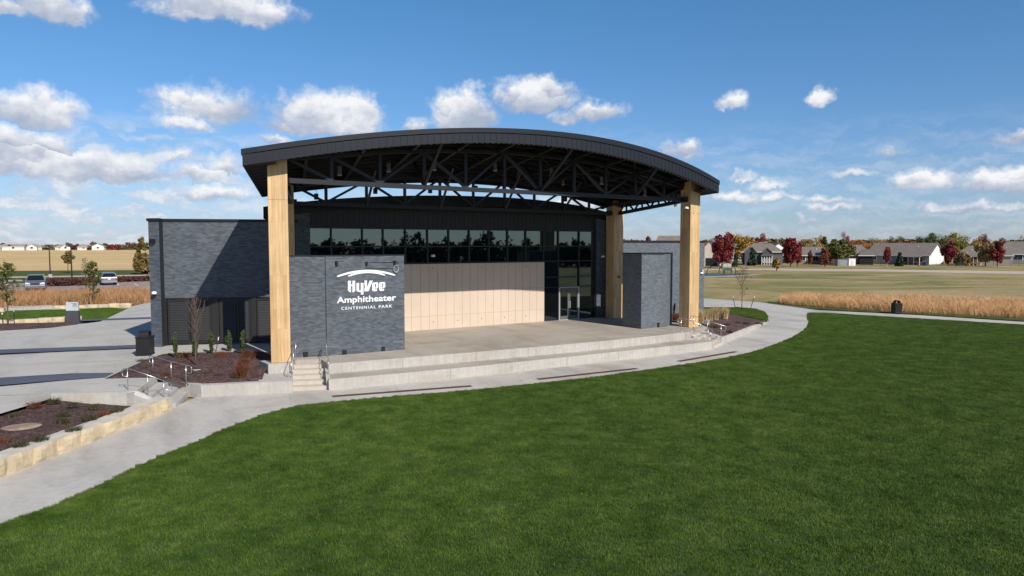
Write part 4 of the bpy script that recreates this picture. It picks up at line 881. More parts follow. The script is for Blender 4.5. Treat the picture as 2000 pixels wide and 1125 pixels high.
# downlight on the right wing roof = black play frame seen beyond; built with the playground below
# ================================================================== HANDRAILS
def rail(name, lab, posts, tops, ends, mat=SST, r=.016):
    """posts: [(base xyz)], tops: z of each; ends: extra loop directions"""
    t = thing('handrail', lab, 'handrail', posts[0], 'steel handrails'); T = [Vector((p[0], p[1], z)) for p, z in zip(posts, tops)]
    u0 = Vector((T[0].x - T[1].x, T[0].y - T[1].y, 0)).normalized(); u1 = Vector((T[-1].x - T[-2].x, T[-1].y - T[-2].y, T[-1].z - T[-2].z)).normalized()
    m1 = MB(); a = T[0] + u0 * .22; b = T[-1] + u1 * .30
    low0 = T[0] + Vector((0, 0, -.28)); low1 = T[-1] + Vector((0, 0, -.30))
    pth = [low0, low0 + u0 * .16, low0 + u0 * .22 + Vector((0, 0, .06)), a + Vector((0, 0, -.06)), a - u0 * .06] + T[:1] + [T[0] - u0 * .12] + T[1:] + [b - u1 * .05, b + Vector((0, 0, -.06)), b + Vector((0, 0, -.25)), b - u1 * .06 + Vector((0, 0, -.30)), low1]
    m1.tube(pth, r, 8); m1.build('rail', mat, t, True)
    for p, z in zip(posts, tops):
        m2 = MB(); m2.tube([p, (p[0], p[1], z)], r, 8); m2.lathe([(.001, .012), (.055, .012), (.055, 0)], p, 10); m2.build('post', mat, t, True)
RS = .80
def railpx(lab, pts):
    P = [G(x, y, z) for x, y, z in pts]; rail('handrail', lab, P, [p.z + RS for p in P], None)
railpx('front steel handrail of the plaza steps nearest the limestone wall', [(250, 762.5, -.30), (289, 774.5, -.50), (320.5, 785, -.78)])
railpx('rear steel handrail of the plaza steps beside the mulch bed', [(299.3, 734, -.28), (335, 745, -.40), (364, 752, -.48)])
railpx('steel handrail of the right stage steps nearest the stage floor', [(1330.5, 647.8, 0), (1355, 656.3, -.2), (1382.5, 667.0, -.55)])
railpx('steel handrail of the right stage steps beside the planter', [(1354.5, 643.5, 0), (1381.5, 653.5, -.22), (1408, 661, -.44)])
for lab, o0, o1 in (('steel handrail left of the front stage steps below the timber column', f_tl + Vector((.10, -.25, 0)), f_bl + Vector((.02, -.0, 0))), ('steel handrail right of the front stage steps before the sign wall', f_tr + Vector((.10, -.1, 0)), f_br + Vector((.12, .05, 0)))):
    o0 = Vector((o0.x, o0.y, 0)); o1 = Vector((o1.x, o1.y, -.43)).lerp(o0, .18); md = o0.lerp(o1, .55); md.z = -.24; o1.z = -.42
    rail('handrail', lab, [o0, md, o1], [.82, .58, .30], None)
# ================================================================== LITTER BINS
def litter_bin(loc, rz, lab):
    t = thing('litter_bin', lab, 'bin', (0, 0, 0), 'black litter bins'); m1 = MB(); m1.box((0, 0, .44), (.62, .62, .76)); m1.box((0, 0, .83), (.70, .70, .05)); m1.box((0, 0, .03), (.66, .66, .06)); m1.build('body', BLACK, t, bevel=.012)
    m2 = MB()
    for k in range(9):
        for (cx, cy_, r_) in ((-.28 + .07 * k, -.312, 0), (-.28 + .07 * k, .312, 0), (.312, -.28 + .07 * k, 1), (-.312, -.28 + .07 * k, 1)): m2.box((cx, cy_, .44), (.035, .012, .7) if not r_ else (.012, .035, .7))
    m2.build('side_slats', MAT('slat_black', (.018, .018, .02), .4), t); m3 = MB(); n = 10
    for k in range(n):
        a0, a1 = math.pi * k / n, math.pi * (k + 1) / n
        q = [(-.24 * math.cos(a) * 1.0, s_, .855 + .26 * math.sin(a)) for a in (a0, a1) for s_ in (-.22, .22)]
        q2 = [(x * .9, y, .855 + (z - .855) * .9) for x, y, z in q]; m3.add(q + q2, [(0, 1, 3, 2), (4, 6, 7, 5), (0, 2, 6, 4), (1, 5, 7, 3)])
    m3.build('hood', BLACK, t); t.location = loc; t.rotation_euler = (0, 0, rz); return t
bn = litter_bin((0, 0, 0), 0, 'black slatted litter bin on the plaza beside the left wing pier'); p = GP(284, 692); bn.location = (p.x, p.y, p.z + .0); bn.rotation_euler.z = rad(68)
b2 = copy_tree(bn); b2['label'] = 'black hooded litter bin beside the thin path before the tan grass'; p = G(1751, 611, ZP); b2.location = p; b2.rotation_euler.z = rad(-28); b2.scale = (1.0, 1.0, 1.0)
# ================================================================== LIMESTONE WALLS
def stone_block(mb_, a, b, z0, z1, depth, seed):
    """rough quarry block between plan points a,b"""
    rnd = random.Random(seed); d_ = Vector((b.x - a.x, b.y - a.y, 0)); ln = d_.length; d_.normalize(); n_ = Vector((-d_.y, d_.x, 0)); nu, nv, nw = max(3, int(ln / .14)), 4, 3
    bm = bmesh.new(); bmesh.ops.create_cube(bm, size=1); bmesh.ops.subdivide_edges(bm, edges=bm.edges[:], cuts=3, use_grid_fill=True)
    zt_ = z1 + rnd.uniform(-.02, .03); base0 = len(mb_.v)
    for v in bm.verts:
        u, w, h = v.co.x + .5, v.co.y + .5, v.co.z + .5
        p = Vector((a.x, a.y, 0)) + d_ * (ln * (.012 + u * .976)) + n_ * (depth * w); p.z = z0 + (zt_ - z0) * h
        nz = mnoise.noise(p * 2.6 + Vector((seed, 0, 0))) * .055 + mnoise.noise(p * 8 + Vector((seed, 3, 0))) * .022
        edge = (abs(u - .5) > .49) + (abs(h - .5) > .49) + (abs(w - .5) > .49)
        if w < .02: p -= n_ * (nz - (.025 if edge > 1 else 0))
        elif h > .98: p.z += nz * .35
        v.co = p
    bm.verts.index_update(); vs = [tuple(v.co) for v in bm.verts]; fs = [[v.index for v in f.verts] for f in bm.faces]; ms = [1 if f.calc_center_median().z > zt_ - .035 else 0 for f in bm.faces]; bm.free()
    mb_.add(vs, fs); mb_.m[-len(fs):] = ms
def stone_wall(lab, joints, zb_, zt_, depth):
    t = thing('stone_wall', lab, 'wall', joints[0]);
    for k in range(len(joints) - 1):
        m1 = MB(); stone_block(m1, joints[k], joints[k + 1], zb_, zt_, depth, k + len(lab)); m1.build('block', [LIME, LIMET], t)
line = lambda x: G(x, 935 - .397 * x, ZP)
stone_wall('rough cream limestone block wall edging the lower path', [line(x) for x in (-700, -560, -430, -320, -230, -150, -70, -8, 16, 68, 116, 162, 203, 240, 289, 337)], ZP - .02, -.45, .62)
stone_wall('limestone block wall behind the small sign and front mulch strip', [G(x, y, -.22) for x, y in ((-40, 637.5), (-2, 637.3), (12, 636.6), (47, 635.2), (75, 634), (103, 632.6), (131, 631), (160, 629.5))], -.24, .16, .6)
stone_wall('limestone block wall beyond the green lawn strip', [G(x, y, -.25) for x, y in ((104, 607), (127, 606.5), (170, 605), (192, 604), (213, 603), (234, 602), (256, 601.5))], -.27, .13, .6)
stone_wall('single limestone block at the left edge beyond the lawn strip', [G(x, y, -.25) for x, y in ((-60, 614), (-25, 613), (8, 612))], -.27, .13, .6)
t = thing('conc_curb_wall', 'low grey concrete wall left of the far limestone blocks', 'wall', G(10, 610, -.25)); m1 = MB(); a, b = G(10, 608, -.25), G(104, 604.5, -.25); m1.bar(a + Vector((0, 0, .14)), b + Vector((0, 0, .14)), .3, .36); m1.build('wall_face', CONCW, t); t.name = 'concrete_wall'
m1 = MB(); m1.bar(a + Vector((0, 0, .34)), b + Vector((0, 0, .34)), .36, .04); m1.build('coping', CONC, t)
# ================================================================== PLANTS
def rvec(n): v = np.random.normal(size=(n, 3)); return v / np.linalg.norm(v, axis=1)[:, None]
def leaf_quads(c, size, flat=.0):
    n = len(c); a = rvec(n); b = rvec(n); b -= a * (a * b).sum(1)[:, None]; b /= np.linalg.norm(b, axis=1)[:, None] + 1e-9
    s = size * np.random.uniform(.6, 1.35, n)[:, None]; a = a * s; b = b * s * .7
    return np.stack([c - a, c - b * .9, c + a, c + b * .9], 1).reshape(-1, 3)
def crown_pts(n, c, r, kind='round', lumps=16):
    """points gathered in clumps through an uneven volume"""
    c = np.array(c); r = np.array(r); K = []
    for _ in range(lumps):
        v = np.random.normal(size=3); v /= np.linalg.norm(v); q = v * np.random.uniform(.2, .93) ** .75
        if kind == 'cone': q[2] = np.random.uniform(-1, .9); w = (1 - (q[2] + 1) / 2) * .85 + .08; th = np.random.uniform(0, 6.28); q[0], q[1] = math.cos(th) * w * .7, math.sin(th) * w * .7
        if kind == 'oval': q[0] *= .85; q[1] *= .85
        if q[2] < -.5 and kind == 'round': q[2] *= .75
        K.append(q)
    K = np.array(K); idx = np.random.randint(0, lumps, n); sp = np.random.uniform(.18, .42, lumps)
    if kind == 'cone': sp = .10 + .20 * (1 - (K[:, 2] + 1) / 2)
    pt = K[idx] + rvec(n) * (np.random.uniform(0, 1, n) ** .4)[:, None] * sp[idx][:, None]
    return c + pt * r
def grow(m1, p, q, r0, r1, n=4, wob_=.06):
    p, q = Vector(p), Vector(q); ln = (q - p).length; pts = []; rs = []
    for k in range(n + 1):
        t_ = k / n; o = Vector((random.uniform(-1, 1), random.uniform(-1, 1), 0)) * wob_ * ln * (0 if k in (0,) else .6); pts.append(p.lerp(q, t_) + o); rs.append(r0 + (r1 - r0) * t_)
    m1.tube(pts, rs, 6); return pts
def tree(name, lab, px_, pb, top, w, mat, kind='round', nleaf=1100, z=-1.0, ls=.26, group=None, trunk=.3, bark=BARK, cat='tree', clear=.22, lumps=18):
    b = G(px_, pb, z); D = b.x * sy + b.y * cy; m = D / CF; h = (pb - top) * m; r = w * m / 2
    t = thing(name, lab, cat, b, group); c0 = b.z + h * clear; ch = h * (1 - clear); cz = c0 + ch / 2
    m1 = MB(); grow(m1, b - Vector((0, 0, .1)), b + Vector((0, 0, h * (clear + .35))), trunk * .5, trunk * .28, 4, .02)
    for k in range(5):
        a = k * 1.256 + random.random(); s0 = b + Vector((0, 0, h * (clear + .03 + .05 * k))); grow(m1, s0, s0 + Vector((math.cos(a) * r * .6, math.sin(a) * r * .6, h * .22)), trunk * .2, trunk * .06, 3, .08)
    m1.build('trunk', bark, t, True)
    P = crown_pts(int(nleaf * 1.5), (b.x, b.y, cz), (r * 1.06, r * 1.06, ch / 2 * 1.08), kind, lumps)
    fast_mesh('crown', leaf_quads(P, ls), 4, mat, t); return t
CRIM = leaf_mat('crimson_leaf', (.215, .034, .038)); RED = leaf_mat('red_leaf', (.29, .056, .046)); YEL = leaf_mat('yellow_leaf', (.42, .26, .060)); ORA = leaf_mat('orange_leaf', (.36, .15, .045)); OLI = leaf_mat('olive_leaf', (.13, .135, .035)); OLY = leaf_mat('yellow_green_leaf', (.25, .22, .050))
DKG = leaf_mat('dark_green_leaf', (.045, .065, .035)); SPR = leaf_mat('spruce_needle', (.055, .085, .055)); TANL = leaf_mat('tan_leaf', (.30, .215, .09)); BRN = leaf_mat('brown_leaf', (.17, .085, .045)); RDB = leaf_mat('red_brown_leaf', (.19, .060, .040)); GRE = leaf_mat('mid_green_leaf', (.10, .125, .045)); ARB = leaf_mat('arborvitae', (.085, .115, .045)); GRY = leaf_mat('grey_twig_leaf', (.22, .17, .13))
TR = [
 ('maple_tree', 'small crimson treetop showing over the right wing roof', 1262, 500, 459.5, 24, CRIM, 'round', 700),
 ('maple_tree', 'large crimson maple beside the cream gabled house', 1410, 524, 456, 46, CRIM, 'round', 2600),
 ('yellow_tree', 'broad golden tree behind the dark gabled house and crimson maple', 1449, 512, 461, 42, YEL, 'round', 2000),
 ('yellow_tree', 'smaller golden tree just left of the street lamp behind the gabled house', 1473, 500, 466, 26, YEL, 'round', 900),
 ('maple_tree', 'crimson tree rising behind the grey gabled roof', 1486, 500, 459.5, 29, CRIM, 'round', 1200),
 ('evergreen_tree', 'dark grey green tree mass behind the small white gables', 1521, 495, 467, 36, DKG, 'round', 1000),
 ('maple_tree', 'tall crimson maple right of the grey gabled house', 1544, 521, 463, 34, CRIM, 'oval', 2200),
 ('maple_tree', 'slim red maple just right of the tall crimson maple', 1557, 520.5, 478, 20, RED, 'oval', 900),
 ('tan_tree', 'wide tan autumn tree behind the long brown roof', 1580, 500, 459.5, 54, TANL, 'round', 1800),
 ('yellow_tree', 'dull yellow tree left of the tall olive green tree', 1602, 498, 463, 24, YEL, 'round', 700),
 ('green_tree', 'tall narrow olive green tree behind the brown roofs', 1612, 500, 457.5, 22, GRE, 'oval', 900),
 ('green_tree', 'broad leafy olive tree beside the white utility box', 1636, 517, 464, 54, OLI, 'round', 2600),
 ('maple_tree', 'red treetop just right of the broad olive tree', 1650, 497, 457, 20, RED, 'round', 700),
 ('maple_tree', 'small dark red maple on the lawn left of the broad olive tree', 1611, 521, 484, 20, RDB, 'oval', 700),
 ('columnar_tree', 'dark columnar tree before the brick house windows', 1581, 518, 490, 8, BRN, 'oval', 500),
 ('orange_tree', 'orange and red treetops behind the tan hipped house', 1673, 496, 468, 42, ORA, 'round', 900),
 ('olive_tree', 'long brownish olive tree mass left behind the long roof', 1710, 495, 466.5, 44, TANL, 'round', 1000),
 ('orange_tree', 'rusty orange treetop behind the left part of the long roof', 1735, 494, 464, 26, BRN, 'round', 700),
 ('olive_tree', 'olive tree behind the middle of the long roof', 1757, 494, 461, 36, OLI, 'round', 1000),
 ('orange_tree', 'faded orange tree behind the right part of the long roof', 1779, 494, 464.5, 24, ORA, 'round', 600),
 ('green_tree', 'spreading green tree behind the white gable', 1817, 498, 456, 50, GRE, 'round', 1600),
 ('bare_tree', 'greyish thinning tree between the two green trees', 1846, 496, 456, 22, GRY, 'round', 300),
 ('green_tree', 'bright yellow green tree right of the white gable', 1872, 502, 457.5, 50, OLY, 'round', 1900),
 ('yellow_tree', 'yellow tree right of the bright yellow green tree', 1902, 497, 462, 24, YEL, 'round', 700),
 ('red_brown_tree', 'red brown tree behind the deck house roof', 1917, 497, 459, 24, RDB, 'round', 800),
 ('red_brown_tree', 'dull purple brown tree left of the last roof', 1938, 494, 467, 24, BRN, 'round', 600),
 ('bare_tree', 'grey pink tree behind the ridge of the last roof', 1968, 492, 463.5, 30, GRY, 'round', 700),
 ('yellow_tree', 'yellow tree at the right edge behind the last roof', 1999, 492, 459.5, 18, YEL, 'round', 600),
 ('young_maple', 'slim red young maple with a white wrapped trunk', 1732, 524, 481.5, 11, RED, 'oval', 900),
 ('maple_tree', 'crimson maple at the corner of the white gabled wall', 1852, 520, 473, 27, CRIM, 'oval', 2000),
 ('olive_tree', 'small olive shrub tree right of the crimson corner maple', 1868, 519, 488, 22, TANL, 'round', 800),
 ('yellow_tree', 'olive yellow tree in front of the orange deck', 1925, 520, 472, 42, TANL, 'round', 2200),
 ('maple_tree', 'crimson maple right of the olive yellow tree', 1948, 521, 473, 27, CRIM, 'oval', 1600),
 ('yellow_tree', 'small thin orange tree before the deck house', 1888, 520, 491, 22, TANL, 'oval', 500),
 ('yellow_tree', 'low golden shrub tree beside the dark porch', 1669, 514, 498, 24, YEL, 'round', 800),
 ('young_tree', 'small golden young tree by the gravel road', 1517, 529, 504, 17, YEL, 'oval', 700),
 ('spruce_tree', 'blue green spruce before the dark gabled house', 1469, 519, 485, 22, SPR, 'cone', 1800),
 ('spruce_tree', 'blue green spruce before the long grey house', 1757, 520, 494, 20, SPR, 'cone', 1600),
 ('evergreen_shrub', 'dark pointed evergreen left of the golden young tree', 1511, 517, 499, 12, DKG, 'cone', 800),
 ('evergreen_shrub', 'dark evergreen right of the golden young tree', 1525, 516, 502, 14, DKG, 'round', 500),
 ('evergreen_shrub', 'dull evergreen below the cream house deck', 1436, 521, 497, 15, SPR, 'cone', 700),
]
for (nm, lab, x, pb, tp, w, mt, kd, nl) in TR:
    if pb < 508: nl = int(nl * 2.2)
    white = 'white wrapped' in lab; shr = 'shrub' in nm or nm.startswith('spruce')
    tree(nm, lab, x, pb, tp, w, mt, kd, nl, -1.0, .30 if w < 30 else .34, None, .3 if w > 16 else .16, PALEBARK if white else BARK, 'shrub' if 'shrub' in nm else 'tree', .03 if shr else (.26 if white else (.10 if pb > 508 else .06)), 30 if kd == 'cone' else (34 if w > 30 else 20))
# small trees near the building
def young_tree(lab, px_, pb, tp, w, mat, nleaf, z, ls, trunk=.05, bark=TWIG, leafless=False, stakes=(), h_=None, name='young_tree', clear=.22, grp=None):
    b = G(px_, pb, z); D = b.x * sy + b.y * cy; m = D / CF; h = (pb - tp) * m; r = w * m / 2; t = thing(name, lab, 'tree', b, grp)
    m1 = MB(); grow(m1, b - Vector((0, 0, .05)), b + Vector((0, 0, h * .98)), trunk, .008, 6, .012); P = []
    m1.build('trunk', bark, t, True); m2 = MB(); nb_ = 34 if leafless else 20
    for k in range(nb_):
        f = clear + (1 - clear) * (k / nb_) ** .9 * .92; a = k * 2.4; ln = r * (1.15 - .75 * abs(2 * (f - clear) / (1 - clear) - .65)) * random.uniform(.6, 1.1); rise = ln * random.uniform(.7, 1.5) if not leafless else ln * 2.6
        s0 = b + Vector((0, 0, h * f)); e = s0 + Vector((math.cos(a) * ln, math.sin(a) * ln, min(rise, h * (1.02 - f) + .1))); pts = grow(m2, s0, e, trunk * .3, .005, 4, .05)
        for _ in range(3):
            q = random.choice(pts[1:]); m2.tube([q, q + Vector((random.uniform(-1, 1), random.uniform(-1, 1), random.uniform(.3, 1.4))) * ln * .35], .005, 4)
        P += [p.lerp(q, random.random()) for p, q in zip(pts[1:], pts[2:] + pts[-1:]) for _ in range(8)]
    m2.build('branches', bark, t)
    if not leafless and nleaf:
        P = np.array([list(p) for p in P]); P = P[np.random.randint(0, len(P), nleaf)] + np.random.normal(size=(nleaf, 3)) * r * .11; fast_mesh('crown', leaf_quads(P, ls), 4, mat, t)
    for s_, lb in stakes:
        q = G(s_[0], s_[1], z); q2 = G(s_[2], s_[1], z); k = thing('tree_stake', lb, 'stake', q, 'stakes beside young trees'); m3 = MB(); top_ = q + Vector((RIGHT.x * (s_[2] - s_[0]) * m, RIGHT.y * (s_[2] - s_[0]) * m, s_[3] * m)); m3.tube([q, top_], .028, 6); m3.build('post', MAT('stake_dark', (.045, .05, .04), .8), k); m4 = MB(); m4.tube([q.lerp(top_, .9), q.lerp(top_, 1.0) + Vector((0, 0, .02))], .036, 6); m4.build('cap', WHITE, k)
    return t
young_tree('bare narrow young tree standing in the mulch bed before the gates', 383, 717, 581, 40, None, 0, -.25, .1, .035, TWIG, True, name='bare_tree', clear=.32)
young_tree('sparse young tree with two stakes on the grassy island', 1449, 606, 518, 34, BRN, 260, -.7, .05, .04, TWIG, False, [((1436, 600, 1431, 21), 'left stake of the young tree on the grassy island'), ((1465, 605, 1473, 26), 'right stake of the young tree on the grassy island')], clear=.30)
young_tree('leafy young tree in the mulch strip at the left edge', 16, 640, 512, 44, OLI, 1500, -.2, .06, .05, TWIG, False, [((7, 637, 5, 26), 'left stake of the young tree at the left edge'), ((28, 636, 28.5, 30), 'right stake of the young tree at the left edge')], clear=.34)
young_tree('slender olive young tree behind the far limestone blocks', 183, 597, 507, 30, OLI, 1500, -.33, .075, .06, TWIG, False, [((177, 592, 177.5, 16), 'left stake of the slender olive tree'), ((190, 592, 191, 17), 'right stake of the slender olive tree')], clear=.25)
young_tree('faint bare tree beside the car park beyond the lamp posts', 168, 566, 503, 22, GRY, 160, -.33, .08, .05, GRY if False else TWIG, False, name='bare_tree', clear=.3)
tree('oak_tree', 'brownish olive oak beside the left wing roofline', 278, 536, 464.5, 38, leaf_mat('oak_leaf', (.20, .15, .05)), 'cone', 2600, -.33, .24, None, .3, BARK, 'tree', .18, 40)
tree('young_tree', 'small olive yellow round tree beside the second lamp post', 133, 533, 492, 21, leaf_mat('oak_leaf', (.20, .15, .05)), 'round', 900, -.33, .2, None, .16, BARK, 'tree', .4, 12)
tree('burgundy_shrub', 'rounded burgundy shrub under the oak', 284, 535, 519.5, 14, RDB, 'round', 500, -.33, .2, None, .1, BARK, 'shrub', .02, 10)
# arborvitae
for (x, pb, tp, lab, xtra) in [(342, 700, 650, 'slim arborvitae at the left end of the mulch bed', 1), (380.5, 697, 655, 'slim arborvitae half hidden behind the bare young tree', 1), (413.5, 692, 647, 'slim arborvitae right of the bare young tree', 1), (447.5, 688, 645.5, 'second slim arborvitae from the timber column', 1), (474, 693, 645.5, 'slim arborvitae nearest the left timber column', 1)]:
    tree('arborvitae', lab, x, pb, tp, 11.5, ARB, 'oval', 1500, -.12, .045, 'arborvitae in the mulch bed', .05, TWIG, 'shrub', .05, 20)
tree('arborvitae', 'dark slim arborvitae between the tower wall and right front column', 1317.5, 615, 594, 6, DKG, 'oval', 700, -.1, .05, None, .05, TWIG, 'shrub', .02, 12)
# tufts: grassy plants as loose blades
def blades(base, h, spread, lean, w, nseg=2):
    """base (n,3) -> triangle soup quads of blades"""
    n = len(base); a = np.random.uniform(0, 6.283, n); hh = h * np.random.uniform(.6, 1.15, n); dirx, diry = np.cos(a), np.sin(a); ln = lean * np.random.uniform(.1, 1.0, n) * hh
    b = np.random.uniform(0, 6.283, n); wx, wy = np.cos(b) * w / 2, np.sin(b) * w / 2; out = []
    def lvl(t): return np.stack([base[:, 0] + dirx * ln * t * t, base[:, 1] + diry * ln * t * t, base[:, 2] + hh * (t - .12 * lean * t * t)], 1)
    W = np.stack([wx, wy, np.zeros(n)], 1); p0, p1, p2 = lvl(0), lvl(.55), lvl(1.0)
    q1 = np.stack([p0 - W, p0 + W, p1 + W * .75, p1 - W * .75], 1); q2 = np.stack([p1 - W * .75, p1 + W * .75, p2 + W * .12, p2 - W * .12], 1)
    return np.stack([q1, q2], 1).reshape(-1, 3)
def tuft(name, lab, x, y, z, h, r, n, mat, lean=.6, w=.012, grp=None, cat='plant'):
    b = G(x, y, z); a = np.random.uniform(0, 6.283, n); q = np.sqrt(np.random.uniform(0, 1, n)) * r; base = np.stack([b.x + np.cos(a) * q, b.y + np.sin(a) * q, np.full(n, b.z)], 1)
    o = fast_mesh(name, blades(base, h, r, lean, w), 4, mat, None, b); tag(o, lab, cat, grp); return o
for (x, y, z, h, r, lab) in [(473, 736, -.36, .62, .20, 'tall rust coloured grass clump at the front of the mulch bed'), (488, 703, -.16, .55, .28, 'rust coloured grass clump nearest the timber column'), (478, 715, -.2, .4, .18, 'small rust grass clump between the two taller ones'), (433, 698, -.15, .32, .26, 'low reddish shrub clump right of the bare tree')]:
    tuft('rust_grass', lab, x, y, z, h, r, 420, RUSTB, .9, .013, 'rusty grass clumps in the mulch bed')
for (x, y, z, h, r, lab) in [(362, 700, -.14, .32, .28, 'low brown shrub left of the bare young tree'), (347, 713, -.2, .2, .16, 'tiny brown plant below the left arborvitae')]: tuft('low_shrub', lab, x, y, z, h, r, 300, RUSTB, .9, .014)
GP_ = [(277, 708, -.2, 'dark spreading plant at the corner of the mulch bed'), (283, 722, -.25, 'yellowish plant left of the rear handrail post'), (262, 730, -.28, 'small plant beside the plaza steps landing'), (326, 735, -.35, 'low green plant between the rear handrail posts'), (371, 733, -.38, 'low green plant at the foot of the bare tree'), (400, 733, -.38, 'low green plant right of the bare tree foot'), (429, 735, -.4, 'low dark green plant in the middle of the bed front'), (462, 737, -.4, 'low green plant beside the tall rust clump'),
       (27, 815, -.45, 'first dark tuft from the left in the lower bed'), (66, 795, -.42, 'dark tuft by the plaza edge of the lower bed'), (104, 787, -.45, 'dark tuft below the cheek wall corner'), (123, 812, -.47, 'dark tuft in the middle of the lower bed'), (121, 826, -.48, 'dark tuft nearer the limestone in the lower bed'), (143, 793, -.47, 'brownish tuft under the cheek wall'), (183, 798, -.5, 'dark tuft under the middle of the cheek wall'), (203, 812, -.52, 'dark tuft near the limestone wall top'), (175, 820, -.5, 'spreading brown tuft at the limestone edge'), (228, 806, -.54, 'small tuft at the narrow end of the lower bed'), (143, 843, -.5, 'low tuft leaning on the limestone wall'), (80, 862, -.5, 'low dark tuft at the lower left of the bed'), (40, 874, -.5, 'dark tuft nearest the bottom left limestone'), (5, 866, -.5, 'tuft cut by the left picture edge'),
       (1420, 636, -.45, 'low green plant in the middle of the right planter'), (1440, 632, -.5, 'low green plant near the island lawn edge'), (1457, 633, -.5, 'second low green plant near the island lawn edge'), (1396, 640, -.4, 'low brown plant left in the right planter'), (1400, 652, -.45, 'dark plant beside the right planter handrail'), (1380, 640, -.3, 'dark plant behind the right steps'), (1425, 650, -.47, 'small dark plant by the planter curb'),
       (75, 641, -.2, 'low bushy plant before the limestone blocks at left'), (50, 641, -.2, 'low brown plant beside the young tree at the left edge'), (108, 636, -.2, 'low green plant left of the small sign'), (96, 639, -.2, 'low twiggy plant between bush and sign')]
for k, (x, y, z, lab) in enumerate(GP_):
    s_ = random.uniform(.8, 1.2); tuft('low_plant', lab, x, y, z + .03, .20 * s_, .20 * s_, 190, GRNB if k % 3 else RUSTB if k % 2 else GRNB, 1.5, .013)
for k, (x, y, lab) in enumerate([(1377, 628, 'tan ornamental grass clump nearest the right front column'), (1385, 627, 'second tan ornamental grass clump from the right front column'), (1397, 625, 'tallest tan ornamental grass clump before the island lawn'), (1415, 623, 'lone tan ornamental grass clump at the right of its row'), (1368, 631, 'short tan ornamental grass clump beside the column edge')]):
    tuft('ornamental_grass', lab, x, y, -.3, 1.0 if k == 2 else .85, .22, 600, ORN, .38, .016, 'tan ornamental grasses in the right planter')
tuft('red_shrub', 'small red shrub between the tower wall and column', 1322, 625, -.1, .5, .28, 300, RUSTB, .9, .02)
# bed stones and markers
for (x, y, z, s_, lab) in [(40, 837, -.47, .55, 'large flat tan stone in the lower mulch bed')]:
    p = G(x, y, z); t = MB(); n = 18; t.add([(p.x + s_ * (1 + .12 * math.sin(3 * a)) * math.cos(a), p.y + s_ * .75 * math.sin(a) * (1 + .1 * math.cos(2 * a)), p.z + .03) for a in np.linspace(0, 6.283, n, False)] + [(p.x + s_ * .8 * math.cos(a), p.y + s_ * .6 * math.sin(a), p.z + .08) for a in np.linspace(0, 6.283, n, False)], [(i, (i + 1) % n, n + (i + 1) % n, n + i) for i in range(n)] + [tuple(range(n, 2 * n))]); o = t.build('flat_stone', MAT('tan_stone', (.27, .205, .15), .9, .35, 3)); tag(o, lab, 'stone')
for (x, y, z, a, h, lab) in [(426, 690, -.15, 12, .62, 'leaning dark marker stake with white top in the mulch bed'), (341, 668, .25, -6, .2, 'white plant tag on the left arborvitae')]:
    p = G(x - (5 if h > .5 else 0), y + (0 if h > .5 else 6), z); t = thing('plant_marker', lab, 'marker', p); m1 = MB(); e = p + Vector((math.sin(rad(a)) * h, 0, h)); m1.tube([p, e], .018, 6); m1.build('stake', MAT('stake_dark', (.045, .05, .04), .8), t); m2 = MB(); m2.tube([e, e + (e - p).normalized() * .16], .022, 6); m2.build('tip', WHITE, t)
p = G(384, 727, -.33); o = MB().box((p.x, p.y, p.z + .06), (.30, .22, .12), .3).build('utility_box', MAT('boxpale', (.55, .53, .5), .7), None, bevel=.01); tag(o, 'small pale box on the mulch at the foot of the bare tree', 'box')
p = G(1380, 634, -.3); o = MB().box((p.x, p.y, p.z + .16), (.36, .28, .3), .4).build('concrete_block', CONCW, None, bevel=.015); tag(o, 'small pale concrete block in the right planter behind the handrail', 'block')
# ================================================================== LAWN GRASS (stuff)
def patch_object():
    n = 1250; base = np.stack([np.random.uniform(-.35, .35, n), np.random.uniform(-.35, .35, n), np.zeros(n)], 1); q = blades(base, .062, 0, .8, .0062)
    me = bpy.data.meshes.new('grass_patch'); k = len(q); me.vertices.add(k); me.vertices.foreach_set('co', q.astype(np.float32).ravel()); me.loops.add(k); me.loops.foreach_set('vertex_index', np.arange(k, dtype=np.int32)); me.polygons.add(k // 4); me.polygons.foreach_set('loop_start', np.arange(0, k, 4, dtype=np.int32)); me.polygons.foreach_set('loop_total', np.full(k // 4, 4, np.int32)); me.materials.append(LAWNM); me.update(); me.validate()
    # weld the two quads of each blade so that a blade is one island
    bm = bmesh.new(); bm.from_mesh(me); bmesh.ops.remove_doubles(bm, verts=bm.verts[:], dist=.00002); bm.to_mesh(me); bm.free()
    return bpy.data.objects.new('grass_patch', me)
PATCH = patch_object()
